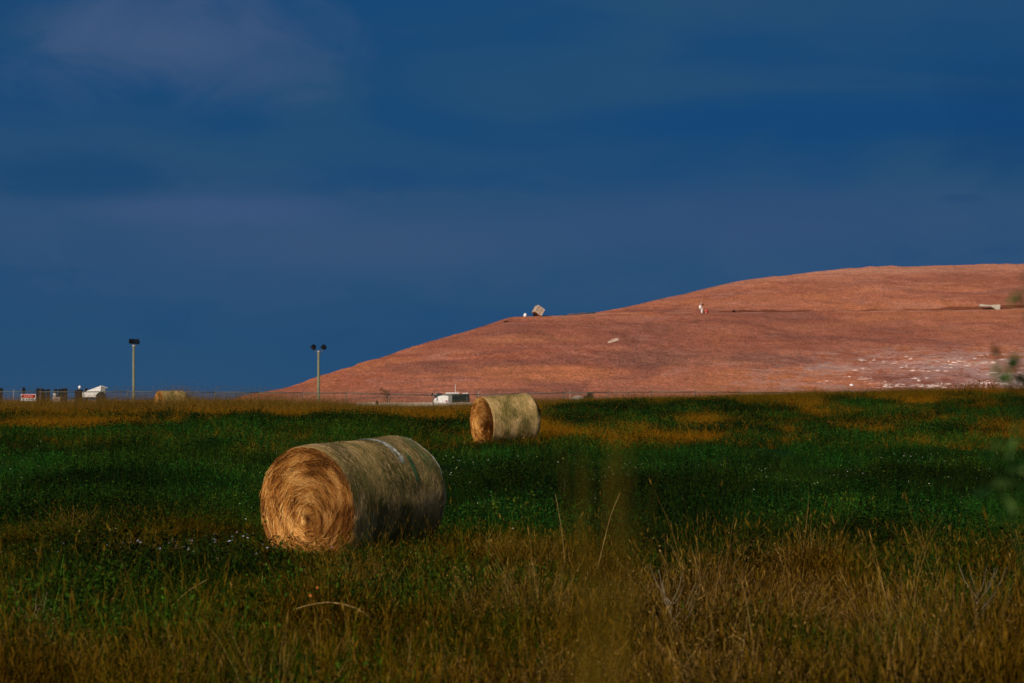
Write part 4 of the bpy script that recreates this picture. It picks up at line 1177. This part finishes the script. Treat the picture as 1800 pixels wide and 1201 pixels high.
# ------------------------------------------------------------------ white truck behind the fence
y = 214.0
q = P(792, 708, y); g_ = gz(q.x, y); tk = empty('truck', (q.x, y, g_), 'white nosed truck with a dark box body parked behind the fence', 'truck', rz=R(0))
U = lambda px, py: (float(P(px, py, y).x) - q.x, float(P(px, py, y).z) - g_)
bot = .32
nose = [(U(761, 0)[0], bot), (U(789, 0)[0], bot), U(789, 696.5), U(780, 695), U(771, 697), U(765, 701), U(761.5, 706)]
part(MB().prism(nose, -.85, .8), 'nose', 'white_paint', tk, bevel=.04)
part(MB().prism([U(765, 700), U(771, 696.7), U(778, 695.0), U(777, 691.5), U(768, 691.5), U(764, 695)], -.60, .72), 'windscreen', 'glass', tk, bevel=.02)
part(MB().prism([(U(789.2, 0)[0], bot), (U(795, 0)[0], bot), U(795, 692.5), U(779, 692.5), U(789.2, 697)], -.78, .8), 'cab', 'grey_side', tk, bevel=.02)
part(MB().prism([(U(795.2, 0)[0], bot + .1), (U(825, 0)[0], bot + .1), U(825, 692.3), U(795.2, 692.3)], -.82, .9), 'box_body', 'dark_green', tk, bevel=.02)
part(MB().box(((U(784, 0)[0] + U(807, 0)[0]) / 2, 0, U(0, 691.3)[1]), (U(807, 0)[0] - U(784, 0)[0], 1.5, .08)).box(((U(813, 0)[0] + U(823, 0)[0]) / 2, 0, U(0, 691.6)[1]), (.42, 1.5, .05)), 'roof', 'white_paint', tk, bevel=.01)
part(MB().box((U(763, 0)[0] - .12, -.5, U(0, 693)[1]), (.10, .08, .16)).tube((U(763, 0)[0] - .12, -.5, U(0, 694)[1]), (U(766, 0)[0], -.5, U(0, 697)[1]), .015), 'mirror', 'dark', tk)
part(MB().tube((U(800.5, 0)[0], -.3, U(0, 691)[1]), (U(800.5, 0)[0], -.3, U(0, 675)[1]), .016, .010, 6), 'antenna', 'white_paint', tk)
part(MB().box((U(785.5, 0)[0], -.865, U(0, 705.2)[1]), (.11, .04, .12)), 'tail_light', 'red', tk, bevel=.01)
part(MB().box((U(769, 0)[0], -.856, U(0, 701.5)[1]), (.07, .02, .28)), 'grille', 'dark', tk)
part(MB().box((U(821, 0)[0], -.835, U(0, 701)[1]), (.05, .03, .34)), 'latch_bar', 'galv', tk)
for px in (768, 803, 818): part(MB().lathe([(.03, -.1), (.26, -.1), (.30, -.06), (.30, .06), (.26, .1), (.03, .1)], (U(px, 0)[0], -.72, .28), 18, (R(90), 0, 0)), 'wheel', 'tyre', tk)

# pale kerb along the site track
b = MB(); xs_ = np.linspace(-11.5, 6.5, 25)
for i in range(24):
    xm = (xs_[i] + xs_[i + 1]) / 2; b.box((xm, 211, 1.83 + .012 * math.sin(i * 2.1)), (xs_[i + 1] - xs_[i] - .012, .22, .07 + .02 * math.sin(i * 1.3))).box((xm, 211, 1.45), (xs_[i + 1] - xs_[i] - .03, .16, .66))
o = b.build('kerb', M['concrete'], None, bevel=.01); tag(o, kind='structure')

# boulder, thicket and thin tree at the fence
def rock(name, c_, size, seed, label, mat='rock', cat='rock', rot=0.0, sub=3):
    import bmesh
    bm = bmesh.new(); bmesh.ops.create_icosphere(bm, subdivisions=sub, radius=1.0)
    r = np.random.default_rng(seed)
    pl = [Vector(r.normal(0, 1, 3)).normalized() for _ in range(9)]; cut = [.62 + .3 * r.random() for _ in range(9)]
    for v in bm.verts:
        p = v.co.copy()
        for nrm, cc in zip(pl, cut):
            e = p.dot(nrm) - cc
            if e > 0: p -= nrm * e
        p *= 1 + .10 * (float(fbm(p.x * 2 + seed, p.y * 2 + p.z * 2, 3)) - .5)
        v.co = Vector((p.x * size[0] / 2, p.y * size[1] / 2, p.z * size[2] / 2))
    me = bpy.data.meshes.new(name); bm.to_mesh(me); bm.free(); me.materials.append(M[mat])
    o = obj(name, me); o.location = c_; o.rotation_euler = (0, 0, rot); tag(o, label, cat); return o
q = P(1015, 698, 205); rock('boulder', (q.x, 205, q.z - .35), (.95, .8, 1.0), 3, 'pale grey boulder by the fence left of the dark thicket')
q = P(1036, 703, 204); g_ = gz(q.x, 204)
th_ = empty('thicket', (q.x, 204, g_), 'dark twiggy thicket against the fence beside the grey boulder', 'bush')
mb = MB(); cs = []; r = np.random.default_rng(9)
for i in range(16):
    tx = r.normal(0, .36); top = float(P(0, 690, 204).z) - g_
    tip = Vector((tx, r.normal(0, .2), top * (1.02 - .5 * min(abs(tx) / .8, 1) ** 1.5) * (.8 + .2 * r.random()))); mb.path([(tx * .3, 0, 0), tip * .5, tip], [.03, .02, .008], 5); cs += [(tip - Vector((0, 0, .08)), .13), (tip * .8, .14), (Vector((tip.x * 1.1, tip.y, tip.z * .62)), .16)]
mb.build('stem', M['stem_brown'], th_); v, f, b = leaf_mesh(cs, 20, .09, 4, .2); obj('foliage', raw_mesh('foliage', v, f, M['leaf_dark'], False, {'bv': b}), th_)

q = P(681, 708, 198); g_ = gz(q.x, 198); tr = empty('sapling', (q.x, 198, g_), 'thin leaning sapling with rusty leaves in front of the fence', 'sapling')
mb = MB(); cs = []; r = np.random.default_rng(12)
W3 = lambda px, py, dy=0: P(px, py, 198 + dy) - Vector((q.x, 198, g_))
mb.path([(0, 0, -.1), W3(681, 708), W3(682, 697), W3(684, 686)], [.035, .028, .02, .01], 6)
for tipxy in [(661, 682), (657, 684), (668, 685), (673, 687), (676, 685.5), (684, 686), (671, 692), (678, 691), (675, 699), (674, 702), (686, 692), (690, 700), (679, 696), (663, 680)]:
    t_ = W3(*tipxy, dy=r.normal(0, .12)); mb.path([W3(681, min(707, tipxy[1] + 9)), (W3(681, tipxy[1] + 4) + t_) / 2, t_], [.014, .010, .005], 5); cs.append((t_, .065))
    cs.append(((W3(681, tipxy[1] + 4) + t_) / 2, .06))
mb.build('trunk', M['stem_brown'], tr); v, f, b = leaf_mesh(cs, 9, .065, 6, .1); obj('crown', raw_mesh('crown', v, f, M['leaf_rust'], False, {'bv': b}), tr)
q = P(663, 705, 207); o = rock('rubble_lump', (q.x, 207, q.z - .12), (.24, .24, .42), 8, 'small dark lump on the ground left of the thin sapling', 'rust_dark', 'rock', sub=2)

# rust coloured weeds at the right end of the far grass
def rusty():
    y = 181.0; r = np.random.default_rng(31)
    q = P(1720, 690, y); g_ = gz(q.x, y); root = empty('rusty_weeds', (q.x, y, g_), 'stand of rust coloured weeds at the right end of the far grass', 'weeds')
    mb = MB(); cs = []
    for i in range(60):
        xx = r.normal(0, 1.0); h = .85 * (.6 + .6 * r.random()) * (1 - .12 * abs(xx)); zz_ = gz(q.x + xx, y) - g_
        mb.path([(xx, r.normal(0, .5), zz_), (xx + r.normal(0, .05), 0, zz_ + h)], [.008, .004], 4); cs += [(Vector((xx, r.normal(0, .4), zz_ + h * .95)), .09), (Vector((xx, r.normal(0, .4), zz_ + h * .65)), .1)]
    mb.build('stem', M['stem_brown'], root); v, f, b = leaf_mesh(cs, 10, .08, 6, .1); obj('foliage', raw_mesh('foliage', v, f, leaf_material('autumn_leaf', [(.05, .03, .008), (.14, .05, .01), (.22, .085, .016), (.12, .08, .015)]), False, {'bv': b}), root)
rusty()

# ------------------------------------------------------------------ things lying on the hill
def hill_at(px, y): 
    x = (px - 900) / F * y; return drop(x, y)
# tilted crate on the bench edge
p0 = hill_at(946, 332)
cr = empty('crate', (p0.x, p0.y, p0.z), 'tan square crate tipped onto its corner on the hill ledge against the sky', 'crate')
w = 1.0; rot = Euler((R(-12), R(33), R(18))); mat_ = rot.to_matrix()
body = MB().box((0, 0, 0), (w, .85, w * .92)).build('body', M['crate'], cr); fr = MB()
for sx in (-1, 1):
    fr.box((sx * (w / 2 - .05), -.445, 0), (.10, .04, w * .92)); fr.box((0, -.445, sx * (w * .46 - .05)), (w - .21, .04, .10))
fr.box((.03, -.44, 0), (.08, .03, w * .70))
fo = fr.build('batten', M['crate_edge'], cr)
for o in (body, fo): o.location = (0, 0, .60); o.rotation_euler = rot
part(MB().box((-.42, -.1, .16), (.34, .4, .26), rot=(0, R(20), R(10))).box((-.30, -.25, .34), (.2, .2, .2), rot=(.4, .5, 0)), 'broken_corner', 'rust_dark', cr)
p0 = hill_at(923, 331); rock('white_rock', (p0.x, p0.y, p0.z + .16), (.40, .36, .46), 21, 'small white rock on the hill ledge left of the crate', 'white_paint', 'rock', sub=2)
p0 = on_hill(891, 566); rock('dark_clod', (p0.x, p0.y, p0.z), (.9, .5, .3), 22, 'dark clod of earth on the slope below left of the white rock', 'rust_dark', 'clod', sub=2)
p0 = hill_at(958, 334); rock('dark_clod', (p0.x, p0.y, p0.z + .02), (.8, .5, .3), 23, 'dark clod of earth on the ledge just right of the crate', 'ledge_dark', 'clod', sub=2)
p0 = hill_at(1367, 446); rock('dark_clod', (p0.x, p0.y - 2, p0.z + .1), (1.6, .6, .5), 24, 'dark clod on the skyline of the upper hill', 'rust_dark', 'clod', sub=2)
p0 = on_hill(1290, 548.5); rock('dark_clod', (p0.x, p0.y, p0.z + .1), (.6, .5, .35), 25, 'dark clod on the ledge line right of the white wellhead', 'rust_dark', 'clod', sub=2)
# dark wedge modelled in place of the upper slope's shaded edge
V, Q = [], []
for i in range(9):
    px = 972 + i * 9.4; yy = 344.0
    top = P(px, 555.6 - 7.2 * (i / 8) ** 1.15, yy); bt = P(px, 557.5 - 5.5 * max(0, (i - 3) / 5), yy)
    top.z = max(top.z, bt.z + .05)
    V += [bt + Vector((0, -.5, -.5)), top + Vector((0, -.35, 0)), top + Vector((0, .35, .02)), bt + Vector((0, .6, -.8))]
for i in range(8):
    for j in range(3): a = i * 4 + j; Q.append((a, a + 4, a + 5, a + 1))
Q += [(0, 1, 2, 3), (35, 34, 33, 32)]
o = obj('shade_wedge', raw_mesh('shade_wedge', [tuple(v) for v in V], Q, M['ledge_dark'])); tag(o, 'long low dark wedge in place of shade on the hill ledge right of the crate', 'ledge_dark')
# wellhead and red drum
p0 = on_hill(1234, 550.5); k = p0.y / F
wl = empty('wellhead', (p0.x, p0.y, p0.z), 'white gas wellhead with a dark cross valve on the hill ledge', 'wellhead')
part(MB().tube((0, 0, -.1), (-.02, 0, 9.5 * k), 1.6 * k, 1.5 * k, 12), 'pipe', 'white_paint', wl, smooth=True)
part(MB().lathe([(.3 * k, 0), (1.6 * k, .7 * k), (2.2 * k, 2.2 * k), (2.2 * k, 5.0 * k), (1.4 * k, 6.6 * k), (.4 * k, 7.2 * k)], (-2.6 * k, -.12, 6.6 * k), 16, (0, R(-6), 0)), 'drum', 'white_paint', wl, smooth=True)
part(MB().tube((-.4 * k, 0, 14.4 * k), (5.0 * k, 0, 14.6 * k), .7 * k, .5 * k, 8).tube((1.6 * k, 0, 13 * k), (1.6 * k, 0, 16.3 * k), .7 * k, None, 8), 'valve', 'rust_dark', wl)
part(MB().tube((-1.4 * k, 0, 13 * k), (-1.7 * k, 0, 21.5 * k), .5 * k, .4 * k, 6), 'stake', 'concrete', wl)
p0 = on_hill(1242, 550.8); k = p0.y / F
dr = empty('red_drum', (p0.x, p0.y, p0.z), 'small red drum beside the white wellhead on the hill', 'drum')
part(MB().lathe([(1.9 * k, -.1), (2.5 * k, .8 * k), (2.6 * k, 5 * k), (2.2 * k, 6.6 * k), (.6 * k, 7.4 * k)], (0, 0, 0), 16), 'body', 'red', dr, smooth=True)
part(MB().box((-1.2 * k, -2.5 * k, 1.2 * k), (1.6 * k, .6 * k, 1.6 * k)), 'pale_patch', 'concrete', dr)
part(MB().box((-.6 * k, -2.6 * k, 5.4 * k), (1.2 * k, .4 * k, 1.8 * k)), 'pale_patch', 'concrete', dr)
# plank
p0 = on_hill(1078, 602); k = p0.y / F
o = MB().box((0, 0, 0), (19.5 * k, .35, 1.7 * k), rot=(0, 0, 0), taper=.97).box((3 * k, 0.1, 2.0 * k), (11 * k, .12, 1.0 * k)).build('plank', M['crate_edge'], None, bevel=.01); o.location = (p0.x, p0.y - .1, p0.z + .14); o.rotation_euler = (R(15), R(-17), R(8)); tag(o, 'pale timber plank lying tilted on the middle of the hill slope', 'plank')
# broken concrete slab
p0 = on_hill(1740, 544); k = p0.y / F
sl_ = MB().prism([(-18 * k, 9.5 * k), (-18 * k, 5.8 * k), (-8 * k, 5.4 * k), (-1 * k, 6 * k), (3 * k, 4.2 * k), (10 * k, .2 * k), (17 * k, 0), (17.6 * k, 9 * k), (1 * k, 8.2 * k), (-6 * k, 8.5 * k), (-13 * k, 9.3 * k)], -.5, .5)
o = sl_.build('concrete_slab', M['concrete'], None, bevel=.02); o.location = (p0.x, p0.y - .1, p0.z - .05); tag(o, 'pale broken concrete slab with a notched underside, high on the right of the hill', 'slab')
p0 = on_hill(1497, 678); 
if p0 is None: p0 = P(1497, 680, 240)
rock('white_rock', (p0.x, p0.y, p0.z), (.42, .36, .34), 41, 'small white rock just above the grass line below the right of the hill', 'white_paint', 'rock', sub=2)

# white rubble strewn low on the right of the hill, thinning out to all sides
r = np.random.default_rng(55); V, Q = [], []
for i in range(5600):
    px = 1350 + 460 * r.random(); py = 606 + 76 * r.random() ** .7
    low_edge = float(np.interp(px, [1350, 1450, 1560, 1800], [690, 640, 618, 618]))
    pr = float(sm(px, 1350, 1620)) * float(sm(py, low_edge - 10, low_edge + 60)) * float(sm(fbm(px * .016, py * .14, 4), .46, .62))
    if r.random() > pr: continue
    pp = on_hill(px, py)
    if pp is None: continue
    s_ = (.02 + .11 * r.random() ** 4) ; b = len(V)
    a = r.normal(0, .4); e = [Vector((math.cos(a), math.sin(a), 0)) * s_ * (1.2 + r.random() * 4), Vector((-math.sin(a), math.cos(a), 0)) * s_, Vector((0, 0, s_ * (.4 + .4 * r.random())))]
    for sg in (1, -1):
        for v in e: V.append(tuple(pp + v * sg * (.8 + .4 * r.random())))
    for t3 in ((0, 1, 2), (1, 3, 2), (3, 4, 2), (4, 0, 2), (1, 0, 5), (3, 1, 5), (4, 3, 5), (0, 4, 5)): Q.append(tuple(b + k for k in t3))
M['pale_stone'] = material('pale_stone', (.76, .60, .55), rough=.95, var=.3, scale=.5, spec=.05)
o = obj('white_rubble', raw_mesh('white_rubble', V, Q, M['pale_stone'])); tag(o, 'white stone rubble strewn low on the right side of the hill', 'rubble', kind='stuff')
